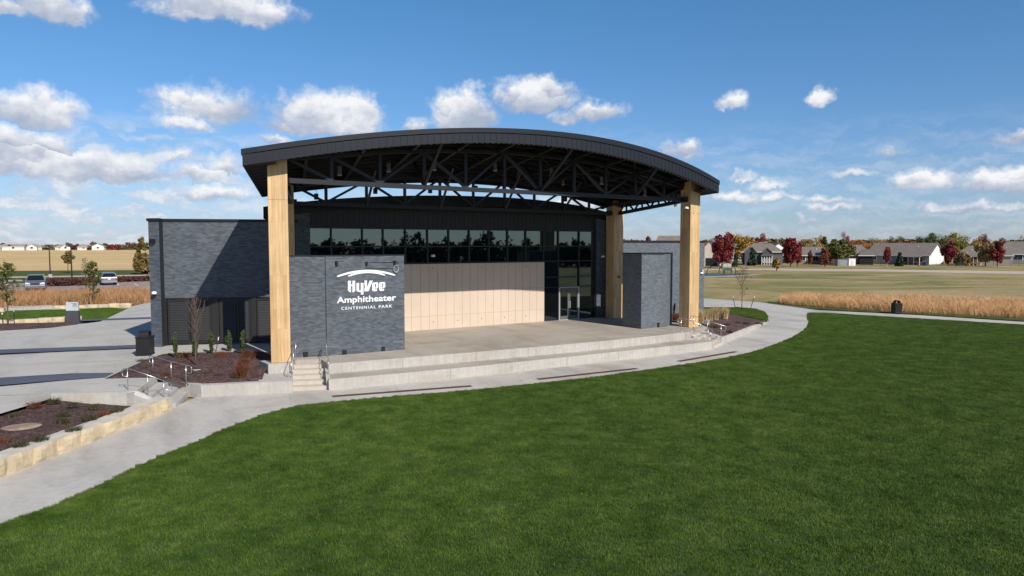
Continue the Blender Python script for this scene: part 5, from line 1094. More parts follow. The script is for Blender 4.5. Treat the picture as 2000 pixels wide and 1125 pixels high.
def grass(name, poly, z, step=.5, lab=''):
    xs_ = [p[0] for p in poly]; ys_ = [p[1] for p in poly]; gx, gy = np.meshgrid(np.arange(min(xs_), max(xs_), step), np.arange(min(ys_), max(ys_), step)); gx = gx.ravel() + np.random.uniform(-.08, .08, gx.size); gy = gy.ravel() + np.random.uniform(-.08, .08, gy.size)
    ins = inpoly(gx, gy, poly)
    for ox, oy in ((.4, 0), (-.4, 0), (0, -.4), (0, .4), (.3, .3), (-.3, .3), (.3, -.3), (-.3, -.3)): ins &= inpoly(gx + ox, gy + oy, poly)
    # only what a camera near the photograph's could see
    F = gx * sy + gy * cy; R = gx * cy - gy * sy; ins &= (F > 8) & (np.abs(R) < F * .95 + 6) & (F < 95)
    pts = list(zip(gx[ins], gy[ins], [z] * int(ins.sum())))
    ed = [p for p in poly]; bnd = []      # smaller tufts along the outline
    for a, b in zip(poly, list(poly[1:]) + [poly[0]]):
        a, b = Vector((a[0], a[1], 0)), Vector((b[0], b[1], 0)); n = max(1, int((b - a).length / .24)); dd = (b - a).normalized() if (b - a).length > 1e-6 else Vector((1, 0, 0)); nn = Vector((-dd.y, dd.x, 0))
        for k in range(n):
            for off in (.16, .38, .6):
                for sg in (1, -1):
                    q = a.lerp(b, (k + .5) / n) + nn * sg * (off + random.uniform(-.04, .04))
                    if abs(q.x) < 120 and 8 < q.x * sy + q.y * cy < 95: bnd.append((q.x, q.y))
    if bnd:
        bx = np.array([q[0] for q in bnd]); by = np.array([q[1] for q in bnd]); m = inpoly(bx, by, poly); bnd = [b for b, k in zip(bnd, m) if k]
    me = bpy.data.meshes.new(name); allp = pts + [(x, y, z) for x, y in bnd]; me.from_pydata(allp, [], [])
    at = me.attributes.new('size', 'FLOAT', 'POINT'); at.data.foreach_set('value', [1.0] * len(pts) + [.5] * len(bnd))
    o = bpy.data.objects.new(name, me); COL.objects.link(o); o['kind'] = 'stuff'; o['label'] = lab; o['category'] = 'grass'
    ng = bpy.data.node_groups.new(name + '_scatter', 'GeometryNodeTree'); ng.interface.new_socket('Geometry', in_out='INPUT', socket_type='NodeSocketGeometry'); ng.interface.new_socket('Geometry', in_out='OUTPUT', socket_type='NodeSocketGeometry')
    gi = ng.nodes.new('NodeGroupInput'); go = ng.nodes.new('NodeGroupOutput'); iop = ng.nodes.new('GeometryNodeInstanceOnPoints'); oi = ng.nodes.new('GeometryNodeObjectInfo'); oi.inputs[0].default_value = PATCH; oi.inputs['As Instance'].default_value = True
    rv = ng.nodes.new('FunctionNodeRandomValue'); rv.data_type = 'FLOAT_VECTOR'; rv.inputs[0].default_value = (0, 0, 0); rv.inputs[1].default_value = (0, 0, 6.283)
    na = ng.nodes.new('GeometryNodeInputNamedAttribute'); na.data_type = 'FLOAT'; na.inputs[0].default_value = 'size'
    rs = ng.nodes.new('FunctionNodeRandomValue'); rs.data_type = 'FLOAT'; rs.inputs[2].default_value = .85; rs.inputs[3].default_value = 1.2
    cb_ = ng.nodes.new('ShaderNodeCombineXYZ'); ng.links.new(na.outputs[0], cb_.inputs[0]); ng.links.new(na.outputs[0], cb_.inputs[1]); ng.links.new(rs.outputs[1], cb_.inputs[2])
    ng.links.new(gi.outputs[0], iop.inputs['Points']); ng.links.new(oi.outputs['Geometry'], iop.inputs['Instance']); ng.links.new(rv.outputs[0], iop.inputs['Rotation']); ng.links.new(cb_.outputs[0], iop.inputs['Scale']); ng.links.new(iop.outputs[0], go.inputs[0])
    md = o.modifiers.new('scatter', 'NODES'); md.node_group = ng; return o
grass('lawn_grass', [(p.x, p.y) for p in lawn_poly], ZP + .006, .55, 'thick dark green mown grass filling the foreground lawn')
isl_poly = [G(a, b, -.72) for a, b in [(1376, 603), (1440, 601), (1475, 604), (1493, 610), (1499, 619), (1497, 628), (1470, 622), (1440, 616), (1412, 613), (1376, 613)]]
sheet('island_lawn', [Vector((p.x, p.y, -.70)) for p in isl_poly], SOIL)
grass('island_grass', [(p.x, p.y) for p in isl_poly], -.69, .55, 'green mown grass on the island beside the right planter')
strip = [GP(-60, 631), GP(140, 627), GP(205, 622), G(255, 605, -.2), G(215, 603, -.25), G(-60, 612, -.25)]
grass('strip_grass', [(p.x, p.y) for p in strip], -.185, .55, 'green grass strip between the two limestone walls on the left')
rv_poly = px([(1500, 594), (1600, 603.5), (1800, 613.5), (2000, 626), (2300, 645), (2300, 634), (2000, 617), (1800, 608), (1600, 598), (1500, 588)], ZP)
sheet('verge', rv_poly, VERGE, -.93)
# tall prairie grass
def prairie(name, lab, poly, n, h, z, w=.022, lean=.55, mat=None):
    xs_ = [p[0] for p in poly]; ys_ = [p[1] for p in poly]; x = np.random.uniform(min(xs_), max(xs_), n * 6); y = np.random.uniform(min(ys_), max(ys_), n * 6); m = inpoly(x, y, poly); x, y = x[m][:n], y[m][:n]
    hv = np.array([1 + .35 * mnoise.noise(Vector((a * .35, b * .35, 0))) for a, b in zip(x, y)]); base = np.stack([x, y, np.full(len(x), z)], 1)
    q = blades(base, h, 0, lean, w).reshape(len(x), 8, 3); q[:, :, 2] = z + (q[:, :, 2] - z) * hv[:, None]
    o = fast_mesh(name, q.reshape(-1, 3), 4, mat or PRAIRIE, None, (float(np.mean(x)), float(np.mean(y)), z)); o['kind'] = 'stuff'; o['label'] = lab; o['category'] = 'grass'
prairie('prairie_grass', 'tall tan prairie grass band beyond the thin path on the right', [(p.x, p.y) for p in px([(1520, 592), (1560, 596), (1700, 605.5), (1850, 613), (2000, 621), (2250, 634), (2250, 605), (2000, 597), (1850, 591), (1700, 586), (1560, 583), (1530, 586)], ZP)], 60000, 1.08, -1.0, .020, 1.1)
prairie('prairie_grass', 'tall rusty prairie grass band between the limestone and the car park', [(p.x, p.y) for p in px([(-60, 608), (100, 600), (300, 594), (300, 575), (100, 580), (-60, 584)], -.34)], 26000, 1.0, -.34, .03, .55, PRAIRIER)
def hedge(lab, pts, hgt, wid, mat, n, z=-.33):
    a, b = G(*pts[0], z), G(*pts[1], z); t = np.random.uniform(0, 1, n); P = np.array(a)[None] * (1 - t[:, None]) + np.array(b)[None] * t[:, None]; P = P + np.random.normal(size=(n, 3)) * np.array([wid * .4, wid * .4, 0]); P[:, 2] = z + hgt * np.random.uniform(0, 1, n) ** .7 * (.75 + .25 * np.sin(t * 40))
    o = fast_mesh('hedge', leaf_quads(P, .16), 4, mat, None, a); tag(o, lab, 'hedge', None); return o
HED = leaf_mat('burgundy_hedge', (.085, .040, .032))
hedge('low burgundy hedge between the pickup and second lamp post', [(86, 558.5), (150, 557)], 1.0, 2.4, HED, 2600)
hedge('low burgundy hedge right of the second lamp post', [(146, 553.5), (202, 551)], .75, 1.6, HED, 1600)
hedge('low burgundy hedge beyond the silver estate car', [(224, 551), (300, 548)], .75, 1.6, HED, 1800)
# ================================================================== SIGN, LAMP POSTS, CARS
p = G(143, 633.5, -.2); t = thing('park_sign', 'small two tone park sign monument before the limestone blocks', 'sign', p); rz = rad(-22)
MB().box((p.x, p.y, .02 + p.z), (1.05, .5, .08), rz).build('footing', CONCW, t); MB().box((p.x, p.y, p.z + .49), (.82, .3, .86), rz, .93).build('lower_block', MAT('sign_dark', (.06, .065, .075), .6), t); MB().box((p.x, p.y, p.z + 1.20), (.74, .22, .56), rz, .95).build('plate', MAT('sign_plate', (.50, .53, .57), .4), t)
m1 = MB()
for k, (w, zz) in enumerate([(.34, 1.40), (.22, 1.345), (.28, 1.29), (.24, 1.235), (.3, 1.16)]):
    c = Vector((p.x, p.y, p.z + zz)) + Matrix.Rotation(rz, 3, 'Z') @ Vector((.30 - w / 2, -.113, 0)); m1.box(c, (w, .006, .022), rz)
m1.build('text_lines', MAT('sign_ink', (.12, .13, .15), .5), t)
for (x, yb, yt, lab, basey) in [(98.5, 545, 478, 'tall dark lamp post with a pale concrete base', 535.5), (141, 556, 480, 'tall dark lamp post rising from the burgundy hedge', 553)]:
    p = G(x, yb, -.33); m = (p.x * sy + p.y * cy) / CF; H_ = (yb - yt) * m; t = thing('lamp_post', lab, 'lamp post', p, 'lamp posts at the car park'); hb = (yb - basey) * m
    MB().lathe([(.001, 0), (.30, 0), (.30, hb), (.001, hb)], p, 14).build('base', CONCW, t); MB().tube([p + Vector((0, 0, hb)), p + Vector((0, 0, H_))], [.10, .07], 8).build('pole', MAT('lamp_dark', (.03, .028, .026), .5), t)
    for s_ in (-1, 1): c = p + RIGHT * (.32 * s_) + Vector((0, 0, H_ - .05)); MB().box(c, (.55, .4, .14), -YAW).build('lamp_head', MAT('lamp_dark', (.03, .028, .026), .5), t)
def car(lab, cat, name, x, y, z, rz, L_, W_, Hh, front_hood, col, pickup=False):
    """local +Y is the front of the car"""
    t = thing(name, lab, cat, (0, 0, 0)); paint = MAT('car_paint_' + name, col, .3, .04, 2, .5, .5); hw = W_ / 2; l = L_ / 2; hb, hd = Hh * .55, Hh * .62; ORG[t] = Vector((0, 0, 0))
    prof = [(-l, .32), (-l, hd), (-l + .1, hd + .03), (-l + (1.5 if pickup else .02), hd + .03), (-l + (1.55 if pickup else .35), Hh - .06), (-l + (1.8 if pickup else .6), Hh), (l - front_hood - .75, Hh), (l - front_hood - .45, Hh - .05), (l - front_hood + .1, hd + .03), (l - .35, hb + .05), (l - .05, hb - .08), (l, .6), (l - .02, .32)]
    n = len(prof); m1 = MB(); w = lambda zz: hw * (1 if zz < hd + .04 else 1 - .22 * (zz - hd) / (Hh - hd))
    m1.add([(-w(zz), yy, zz) for yy, zz in prof] + [(w(zz), yy, zz) for yy, zz in prof], [tuple(range(n)), tuple(range(2 * n - 1, n - 1, -1))] + [(i, (i + 1) % n, n + (i + 1) % n, n + i) for i in range(n)]); m1.build('body', paint, t, bevel=.05)
    gl = glass_mat('car_glass', (.01, .012, .015), 1.6) if 'car_glass' not in MATS else MATS['car_glass']
    y0, y1 = l - front_hood + .06, l - front_hood - .43; m2 = MB(); e = .03; a = w(hd + .1) * .93; b = w(Hh) * .9
    m2.add([(-a, y0 + e, hd + .08), (a, y0 + e, hd + .08), (b, y1 + e, Hh - .07), (-b, y1 + e, Hh - .07)], [(0, 1, 2, 3)]); m2.build('windscreen', gl, t)
    ry0, ry1 = (-l + 1.5, -l + 1.54) if pickup else (-l + .04, -l + .33); m2 = MB(); m2.add([(-a, ry0 - e, hd + .1), (a, ry0 - e, hd + .1), (b, ry1 - e, Hh - .1), (-b, ry1 - e, Hh - .1)], [(3, 2, 1, 0)]); m2.build('rear_window', gl, t)
    for s_ in (-1, 1):
        m2 = MB(); m2.add([(s_ * (w(hd + .08) + .012), ry0 + .35, hd + .09), (s_ * (w(hd + .08) + .012), y0 - .25, hd + .09), (s_ * (w(Hh - .1) + .012), y1 - .1, Hh - .1), (s_ * (w(Hh - .1) + .012), ry1 + .3, Hh - .1)], [(0, 1, 2, 3)]); m2.build('side_window', gl, t)
        m3 = MB(); m3.box((s_ * (hw + .12), y0 - .15, hd + .14), (.2, .1, .18)); m3.build('mirror', BLACK, t)
        m4 = MB(); m4.box((s_ * hw * .80, l - .06, hb - .08), (.26, .14, .14)); m4.build('headlight', MAT('headlight', (.8, .82, .85), .15), t)
        m5 = MB(); m5.box((s_ * hw * .86, -l - .005, hd - .18), (.2, .06, .28)); m5.build('tail_light', MAT('tail_red', (.35, .02, .015), .3), t)
        for yy in (l - .95, -l + .95): m6 = MB(); m6.lathe([(.001, -.12), (.2, -.13), (.36, -.12), (.36, .12), (.2, .13), (.001, .12)], (s_ * (hw - .13), yy, .36), 16, 'x'); wh = m6.build('wheel', BLACK, t); m7 = MB(); m7.lathe([(.001, .005 * s_), (.21, .0), (.22, -.02 * s_)], (s_ * (hw + .004), yy, .36), 12, 'x'); m7.build('rim', ALU, wh)
    MB().box((0, l + .005, hb - .14), (hw * .95, .05, .3)).build('grille', MAT('grille', (.05, .055, .07), .3), t); MB().box((0, l + .03, .50), (W_ * .94, .14, .22)).build('front_bumper', MAT('chrome', (.72, .73, .75), .15, .03, 2, 1.0), t); MB().box((0, -l - .02, .48), (W_ * .94, .12, .22)).build('rear_bumper', MAT('bumper_grey', (.25, .26, .28), .4), t); MB().box((0, -l - .03, hd - .2), (.32, .03, .16)).build('number_plate', WHITE, t)
    p = G(x, y, z); t.location = p; t.rotation_euler = (0, 0, rz); return t
car('silver pickup truck facing the camera in the car park', 'pickup', 'pickup_truck', 71.5, 566.5, -.33, math.pi - rad(2), 5.4, 1.95, 1.85, 1.25, (.26, .28, .32), True)
car('silver estate car seen from behind beside the burgundy hedge', 'car', 'parked_car', 211.5, 555.5, -.33, rad(0), 4.7, 1.85, 1.68, 1.1, (.28, .31, .35))
car('white car cut by the left picture edge in the car park', 'car', 'parked_car_white', -9, 567, -.33, math.pi + rad(10), 4.5, 1.8, 1.5, 1.2, (.75, .76, .78)).name = 'parked_car'
# ================================================================== HOUSES
ROOFT = MAT('shingle_taupe', (.185, .160, .140), .9, .14, .7); ROOFG = MAT('shingle_grey', (.150, .135, .125), .9, .14, .7)
def house(lab, xc, yb, wpx, wallpx, roofpx, rz=0.0, typ='hip', wall=(.3, .3, .3), roof_=None, wins=(), z=-1.0, dep=9.0, name='house', hipf=.28, gcol=None, porch=None, ov=.45, dark=(), grp=None, white_end=False):
    b = G(xc, yb, z); D = b.x * sy + b.y * cy; m = D / CF; L_ = wpx * m; hw = wallpx * m; hr = roofpx * m; t = thing(name, lab, 'house', b, grp); rz += -.9 * math.atan((xc - 1000) / CF)
    R = Matrix.Rotation(-YAW + rz, 3, 'Z'); f = lambda u, w, h: b + R @ Vector((u, w, 0)) + Vector((0, 0, h)); l = L_ / 2
    wm = MAT('siding_%d_%d_%d' % tuple(int(c * 100) for c in wall), wall, .8, .06, .5); roof_ = roof_ or ROOFT
    m1 = MB(); m1.add([f(*q) for q in [(-l, 0, 0), (l, 0, 0), (l, dep, 0), (-l, dep, 0), (-l, 0, hw), (l, 0, hw), (l, dep, hw), (-l, dep, hw)]], [(0, 1, 5, 4), (1, 2, 6, 5), (2, 3, 7, 6), (3, 0, 4, 7), (4, 5, 6, 7)])
    if typ == 'gable': m1.add([f(-l, 0, hw), f(-l, dep, hw), f(-l, dep / 2, hw + hr * .97), f(l, 0, hw), f(l, dep, hw), f(l, dep / 2, hw + hr * .97)], [(0, 1, 2), (3, 5, 4)])
    if typ == 'front': m1.add([f(-l, 0, hw), f(l, 0, hw), f(0, 0, hw + hr * .97), f(-l, dep, hw), f(l, dep, hw), f(0, dep, hw + hr * .97)], [(0, 1, 2), (3, 5, 4)])
    m1.build('wall', wm, t)
    if white_end: me_ = MB(); q = [(l + .03, -.02, .2), (l + .03, dep + .02, .2), (l + .03, dep + .02, hw), (l + .03, dep / 2, hw + hr * .96), (l + .03, -.02, hw)]; q2 = [(a + .05, b_, c) for a, b_, c in q]; me_.add([f(*v) for v in q + q2], [(4, 3, 2, 1, 0), (5, 6, 7, 8, 9)] + [(k, (k + 1) % 5, 5 + (k + 1) % 5, 5 + k) for k in range(5)]); me_.build('gable_siding', WHITE, t)
    m2 = MB(); o = ov; e0 = hw - .12
    if typ == 'hip': i = min(hipf * L_, dep / 2); q = [(-l - o, -o, e0), (l + o, -o, e0), (l + o, dep + o, e0), (-l - o, dep + o, e0), (-l + i, dep / 2, hw + hr), (l - i, dep / 2, hw + hr)]; fs = [(0, 1, 5, 4), (1, 2, 5), (2, 3, 4, 5), (3, 0, 4), (3, 2, 1, 0)]
    elif typ == 'gable': q = [(-l - o, -o, e0), (l + o, -o, e0), (l + o, dep + o, e0), (-l - o, dep + o, e0), (-l - o, dep / 2, hw + hr), (l + o, dep / 2, hw + hr), (-l - o, -o, e0 - .18), (l + o, -o, e0 - .18), (l + o, dep + o, e0 - .18), (-l - o, dep + o, e0 - .18), (-l - o, dep / 2, hw + hr - .2), (l + o, dep / 2, hw + hr - .2)]; fs = [(0, 1, 5, 4), (2, 3, 4, 5), (6, 10, 11, 7), (8, 11, 10, 9), (0, 6, 7, 1), (2, 8, 9, 3), (0, 4, 10, 6), (4, 3, 9, 10), (1, 7, 11, 5), (5, 11, 8, 2)]
    else: q = [(-l - o, -o, e0), (l + o, -o, e0), (l + o, dep + o, e0), (-l - o, dep + o, e0), (0, -o, hw + hr), (0, dep + o, hw + hr), (-l - o, -o, e0 - .18), (l + o, -o, e0 - .18), (l + o, dep + o, e0 - .18), (-l - o, dep + o, e0 - .18), (0, -o, hw + hr - .2), (0, dep + o, hw + hr - .2)]; fs = [(0, 4, 5, 3), (1, 2, 5, 4), (6, 9, 11, 10), (7, 10, 11, 8), (0, 6, 10, 4), (4, 10, 7, 1), (3, 5, 11, 9), (5, 2, 8, 11), (0, 3, 9, 6), (1, 7, 8, 2)]
    m2.add([f(*v) for v in q], fs); rf = m2.build('roof', roof_, t)
    for (u, v0) in ((-.2, .35), (.25, .55)):
        if L_ > 12: c = f(u * L_, dep / 2 * (v0 + .1), e0 + (hr + .1) * (v0 + .1)); MB().tube([c - Vector((0, 0, .2)), c + Vector((0, 0, .45))], .09, 6).build('vent_pipe', WHITE, rf)
    if typ == 'hip' or typ == 'gable':
        MB().bar(f(-l - o, -o - .02, e0 - .08), f(l + o, -o - .02, e0 - .08), .06, .2).build('gutter', WHITE if gcol is None else gcol, t)
    for (u, h0, ww, hh) in wins:
        c = f(u * l, -.03, h0 + hh / 2); fr = MB().box(c, (ww + .24, .08, hh + .24), -YAW + rz).build('window', WHITE, t); c2 = f(u * l, -.085, h0 + hh / 2)
        mm = MB(); 
        for s_ in (-1, 1): mm.box(f(u * l + s_ * ww / 4, -.085, h0 + hh / 2), (ww / 2 - .06, .03, hh), -YAW + rz)
        mm.build('pane', HGLASS, fr)
    for (u0, u1, h0, h1, mat_) in dark:
        MB().box(f((u0 + u1) / 2 * l, -.05, (h0 + h1) / 2), ((u1 - u0) * l, .1, h1 - h0), -YAW + rz).build('garage_door' if h0 < .5 and h1 > 2 else 'panel', mat_, t)
    if porch:
        u0, u1, hh, depth_, deckz, mat_ = porch; pm = MB(); k = 5
        for i in range(k): c = f((u0 + (u1 - u0) * i / (k - 1)) * l, -depth_ + .1, 0); pm.tube([c, c + Vector((0, 0, hh))], .09, 6)
        each(pm, 'porch_post', WHITE, t); MB().box(f((u0 + u1) / 2 * l, -depth_ / 2 - .05, deckz), ((u1 - u0) * l, depth_, .2), -YAW + rz).build('deck', mat_, t)
        pr = MB(); pr.add([f(u0 * l - .2, -.02, hh + .5), f(u1 * l + .2, -.02, hh + .5), f(u1 * l + .2, -depth_ - .3, hh - .05), f(u0 * l - .2, -depth_ - .3, hh - .05), f(u0 * l - .2, -.02, hh + .3), f(u1 * l + .2, -.02, hh + .3), f(u1 * l + .2, -depth_ - .3, hh - .2), f(u0 * l - .2, -depth_ - .3, hh - .2)], [(0, 1, 2, 3), (7, 6, 5, 4), (3, 2, 6, 7), (0, 3, 7, 4), (1, 5, 6, 2)]); pr.build('porch_roof', roof_, t)
        rl = MB(); rl.bar(f(u0 * l, -depth_ + .05, deckz + 1.0), f(u1 * l, -depth_ + .05, deckz + 1.0), .08, .08)
        n = 24
        for i in range(n + 1): c = f((u0 + (u1 - u0) * i / n) * l, -depth_ + .05, deckz); rl.bar(c, c + Vector((0, 0, 1.0)), .05)
        rl.build('railing', mat_, t); MB().box(f((u0 + u1) / 2 * l, -.06, deckz + 1.25), ((u1 - u0) * l * .9, .06, 2.1), -YAW + rz).build('patio_door', HGLASS, t)
    return t
BRK = MAT('deck_redwood', (.20, .075, .045), .8); DKD = MAT('dark_opening', (.012, .014, .018), .6); ORD = MAT('deck_orange', (.42, .20, .085), .8)
house('taupe roofed house peeking over the right wing roof', 1312, 520, 70, 33, 27, 0, 'hip', (.45, .38, .32), ROOFT, (), hipf=.12)
house('cream two storey house with a white trimmed gable and dark garage', 1388, 520, 34, 32, 20, rad(-6), 'front', (.68, .58, .50), ROOFG, [(.35, 4.0, 1.3, 1.5)], dep=10, dark=[(-.55, .72, .1, 2.3, DKD)])
house('low cream garden wall building beside the dark garage', 1417, 521, 22, 14, 2, 0, 'hip', (.60, .50, .43), ROOFG, (), dep=4, name='annex')
house('grey house with two dark gables and a taupe roof', 1489, 517, 74, 26, 16, 0, 'hip', (.125, .125, .135), ROOFT, [(.05, 1.4, 1.2, 1.5), (.32, 1.4, 1.6, 1.8)], porch=(-.05, .45, 3.0, 2.6, .8, MAT('deck_white', (.6, .6, .6), .7)))
for (x, yb, w, wl, rf_, lab) in [(1466, 517.5, 22, 25, 11, 'left dark gable bay of the grey house'), (1498, 517.2, 17, 25, 9, 'right dark gable bay of the grey house')]:
    house(lab, x, yb + .3, w, wl, rf_, 0, 'front', (.085, .09, .105), ROOFT, (), dep=5, name='gable_bay', ov=.3)
house('long brown roofed house behind the crimson maples with brick walls', 1572, 516, 84, 18, 16, 0, 'hip', (.30, .20, .16), ROOFT, [(-.1, 1.2, 1.5, 1.5), (.45, 1.2, 1.6, 1.5)], hipf=.1, dark=[(.15, .7, .1, 2.2, MAT('brick_red', (.17, .075, .06), .9))])
house('reddish brick house half hidden by the broad olive tree', 1622, 516, 46, 19, 14, 0, 'hip', (.16, .085, .07), ROOFG, [(-.4, 1.2, 1.8, 1.6)])
house('tan brick house with a hipped taupe roof and dark porch', 1676, 516, 44, 18, 20, 0, 'hip', (.42, .28, .19), ROOFT, (), hipf=.35)
house('dark screened porch joining the tan house and the long grey house', 1692, 517, 24, 19, 11, 0, 'hip', (.012, .013, .012), ROOFG, (), dep=7, name='screen_porch', hipf=.2)
house('long grey house with a big taupe roof, porch and white gable end', 1752, 516.5, 112, 19, 23, rad(-22), 'gable', (.26, .27, .30), ROOFT, [(-.80, 1.3, 2.0, 1.6), (-.42, 1.3, 1.2, 1.6), (-.30, 1.3, 1.5, 1.5)], dep=13, white_end=True, porch=(.12, .82, 2.5, 3.2, .7, BRK))
house('taupe roofed house with an orange deck', 1920, 518, 94, 20, 18, 0, 'hip', (.34, .32, .29), ROOFT, [(.1, 1.2, 1.6, 1.5)], hipf=.25, porch=(-.62, -.10, 2.6, 3.0, .6, ORD))
house('grey house with a high taupe roof at the right picture edge', 1985, 515.5, 84, 20, 24, 0, 'hip', (.25, .245, .235), ROOFT, [(.05, 1.3, 2.4, 1.8)], hipf=.4)
house('small white gabled house beyond the grey gabled roof', 1521, 500, 18, 18, 7, rad(20), 'front', (.85, .85, .86), ROOFG, (), dep=8)
house('pale house showing between the crimson and golden trees', 1434, 508, 26, 20, 12, 0, 'hip', (.62, .60, .56), ROOFG, [(.2, 1.4, 1.4, 1.4)])
# left horizon houses
LH = [(26, 489, 36, 7.5, 5, 'gable', (.74, .70, .66), 'long pale house at the left end of the horizon'), (62, 489, 17, 7, 6, 'front', (.72, .68, .64), 'pale gabled house right of the long pale one'), (70, 488.5, 20, 6, 5.5, 'hip', (.5, .45, .42), 'hip roofed tan house beyond the pale gabled one'), (118, 488.5, 18, 6, 5, 'hip', (.62, .55, .5), 'tan roofed house beside the tall lamp post'), (128, 488.8, 17, 6, 5, 'front', (.80, .77, .74), 'white gabled house between the two lamp posts'), (163, 488.5, 20, 6, 5.5, 'hip', (.70, .64, .58), 'hip roofed pale house right of the second lamp post'), (191, 488.5, 20, 8, 5, 'front', (.82, .80, .78), 'white gabled house at the right of the horizon row'), (4, 488, 20, 5, 5, 'hip', (.3, .3, .3), 'small grey house at the left picture edge on the horizon')]
for k, (x, yb, w, wl, rf_, ty, c, lab) in enumerate(LH):
    house(lab, x, yb, w, wl, rf_, rad(k * 7 % 20 - 8), ty, c, MAT('shingle_far', (.30, .25, .22), .9), [(0, 1.5, 2, 2)], z=-.33, dep=12, ov=.6)
LT = [(5, 486, 473.5, 16, DKG, 'dark evergreen mass at the left end of the horizon'), (18, 489, 479, 9, CRIM, 'small crimson tree before the long pale house'), (45, 488.5, 477, 12, RDB, 'maroon tree beside the pale gabled house'), (90, 487.5, 480, 34, GRY, 'greyish tree line left of the first lamp post'), (112, 487, 477, 12, GRY, 'bare tree behind the tan roofed house'), (147, 488.5, 477, 17, CRIM, 'crimson tree beside the second lamp post'), (137, 487, 474.5, 20, GRY, 'bare treetop behind the white gabled house'), (176, 488.5, 480, 12, RDB, 'maroon tree between two pale houses on the horizon'), (184, 487, 472.5, 16, GRY, 'bare tree behind the white gable on the horizon'), (219, 488.5, 477, 14, CRIM, 'crimson tree right of the white gable on the horizon'), (234, 488, 475, 22, TANL, 'tan tree on the horizon left of the oak'), (256, 488, 474.5, 30, BRN, 'brown tree on the horizon beside the oak'), (232, 489, 478, 10, RDB, 'dark red tree beside the tan tree on the horizon'), (290, 487, 473, 40, OLI, 'olive tree mass on the horizon behind the oak'), (215, 487, 474.5, 24, GRE, 'green treetop on the horizon right of the white gable'), (75, 487, 478.5, 18, DKG, 'dark green treetop behind the hip roofed tan house')]
for (x, pb, tp, w, mt, lab) in LT:
    tree('distant_tree', lab, x, pb, tp, w, mt, 'round', 420, -.33, .9, None, .5, BARK, 'tree', .04, 12)
# far wood lines closing both horizons
def wood(name, lab, pts, z, n, size, mat, hpx):
    P = []
    for (x0, y0), (x1, y1) in zip(pts, pts[1:]):
        a, b = G(x0, y0, z), G(x1, y1, z)
        for _ in range(n):
            f = random.random(); q = a.lerp(b, f); D = q.x * sy + q.y * cy; hmax = hpx * D / CF * (.60 + .75 * mnoise.noise(q * .016) + .45 * mnoise.noise(q * .07)); P.append((q.x + random.gauss(0, 6), q.y + random.gauss(0, 6), z + max(.5, hmax) * random.random() ** .6))
    o = fast_mesh(name, leaf_quads(np.array(P), size), 4, mat, None, P[0]); o['kind'] = 'stuff'; o['label'] = lab; o['category'] = 'wood'
wood('far_wood', 'grey brown wood line on the left horizon', [(-300, 485), (0, 485.5), (300, 485.5), (520, 486)], -.33, 1500, 1.6, leaf_mat('far_leaf', (.10, .085, .06)), 8)
wood('far_wood', 'dull autumn wood line behind the houses on the right', [(1200, 494), (1500, 494), (1750, 494), (2000, 494), (2400, 494)], -1, 9000, 1.25, leaf_mat('far_leaf_warm', (.19, .125, .055)), 30)
# wood behind the camera, mirrored in the glass
P = []
for k in range(60):
    c = (0 + k * 3.6 + random.uniform(-2, 2), -85 + random.uniform(-6, 6)); hh = (4.5 + 4.5 * abs(mnoise.noise(Vector((k * .21, 3, 0)))) * 2 + random.uniform(-.8, .8)); P.append(crown_pts(500, (c[0], c[1], hh / 2 - .9), (3.6, 3.2, hh / 2 + .6), 'oval', 14))
for k in range(110): P.append(crown_pts(260, (-5 + k * 2.1, -80 + random.uniform(-3, 3), 2.3), (2.8, 2.2, 3.5 + random.uniform(0, .9)), 'oval', 10))
o = fast_mesh('wood', leaf_quads(np.concatenate(P), .55), 4, DKG, None, (100, -75, -1)); o['kind'] = 'stuff'; o['label'] = 'row of trees mirrored dark in the hall windows'; o['category'] = 'wood'
# ================================================================== PLAYGROUND AND YARD THINGS
PB = MAT('play_black', (.02, .02, .022), .5)
def arch(lab, x0, x1, yb, yt, r=.07, sweep=0.0):
    a, b = G(x0, yb, -1), G(x1, yb + sweep, -1); m = (a.x * sy + a.y * cy) / CF; t = thing('play_arch', lab, 'play arch', a, 'black playground arches'); H_ = (yb - yt) * m; pts = []
    for k in range(17):
        f = k / 16; q = a.lerp(b, .5 - .5 * math.cos(math.pi * f)); pts.append((q.x, q.y, -1 + H_ * math.sin(math.pi * f) ** .8))
    MB().tube(pts, r, 8).build('hoop', PB, t, True); m2 = MB()
    for k in (5, 8, 11): q = Vector(pts[k]); m2.tube([q, q + Vector((.1, 0, -H_ * .55))], .02, 5)
    m2.build('ropes', PB, t); return t
arch('black playground arch leaning left beside the wing corner', 1380, 1414, 536, 518.5, .07, 1.5)
arch('taller black playground arch left of the green bench', 1404, 1437, 533.5, 513, .08, 1)
t = thing('climbing_frame', 'black angled play frame showing over the right wing roof', 'play frame', G(1310, 500, -1)); b = G(1310, 500, -1); m = (b.x * sy + b.y * cy) / CF; m1 = MB()
at = lambda dx, yy: b + RIGHT * (dx * m) + Vector((0, 0, (500 - yy) * m))
m1.tube([at(-4, 502), at(-9, 461.5)], .14, 6); m1.tube([at(12, 502), at(11, 468), at(2, 464.5), at(-9, 461.5), at(-14, 461.5)], .14, 6); m1.tube([at(-7, 461), at(-3, 468)], .12, 6); m1.build('hoop', PB, t); MB().bar(at(-14, 461.5), at(-8, 461.5), .5, .3).build('cap', PB, t)
p = G(1422, 533, -1); t = thing('park_bench', 'green park bench on a pale slab by the playground', 'bench', p); GN = MAT('bench_green', (.03, .10, .085), .5); R = Matrix.Rotation(-YAW, 3, 'Z')
MB().box(p + R @ Vector((0, 0, .45)), (1.9, .5, .06), -YAW).build('seat', GN, t); MB().box(p + R @ Vector((0, .28, .78)), (1.9, .06, .5), -YAW).build('backrest', GN, t)
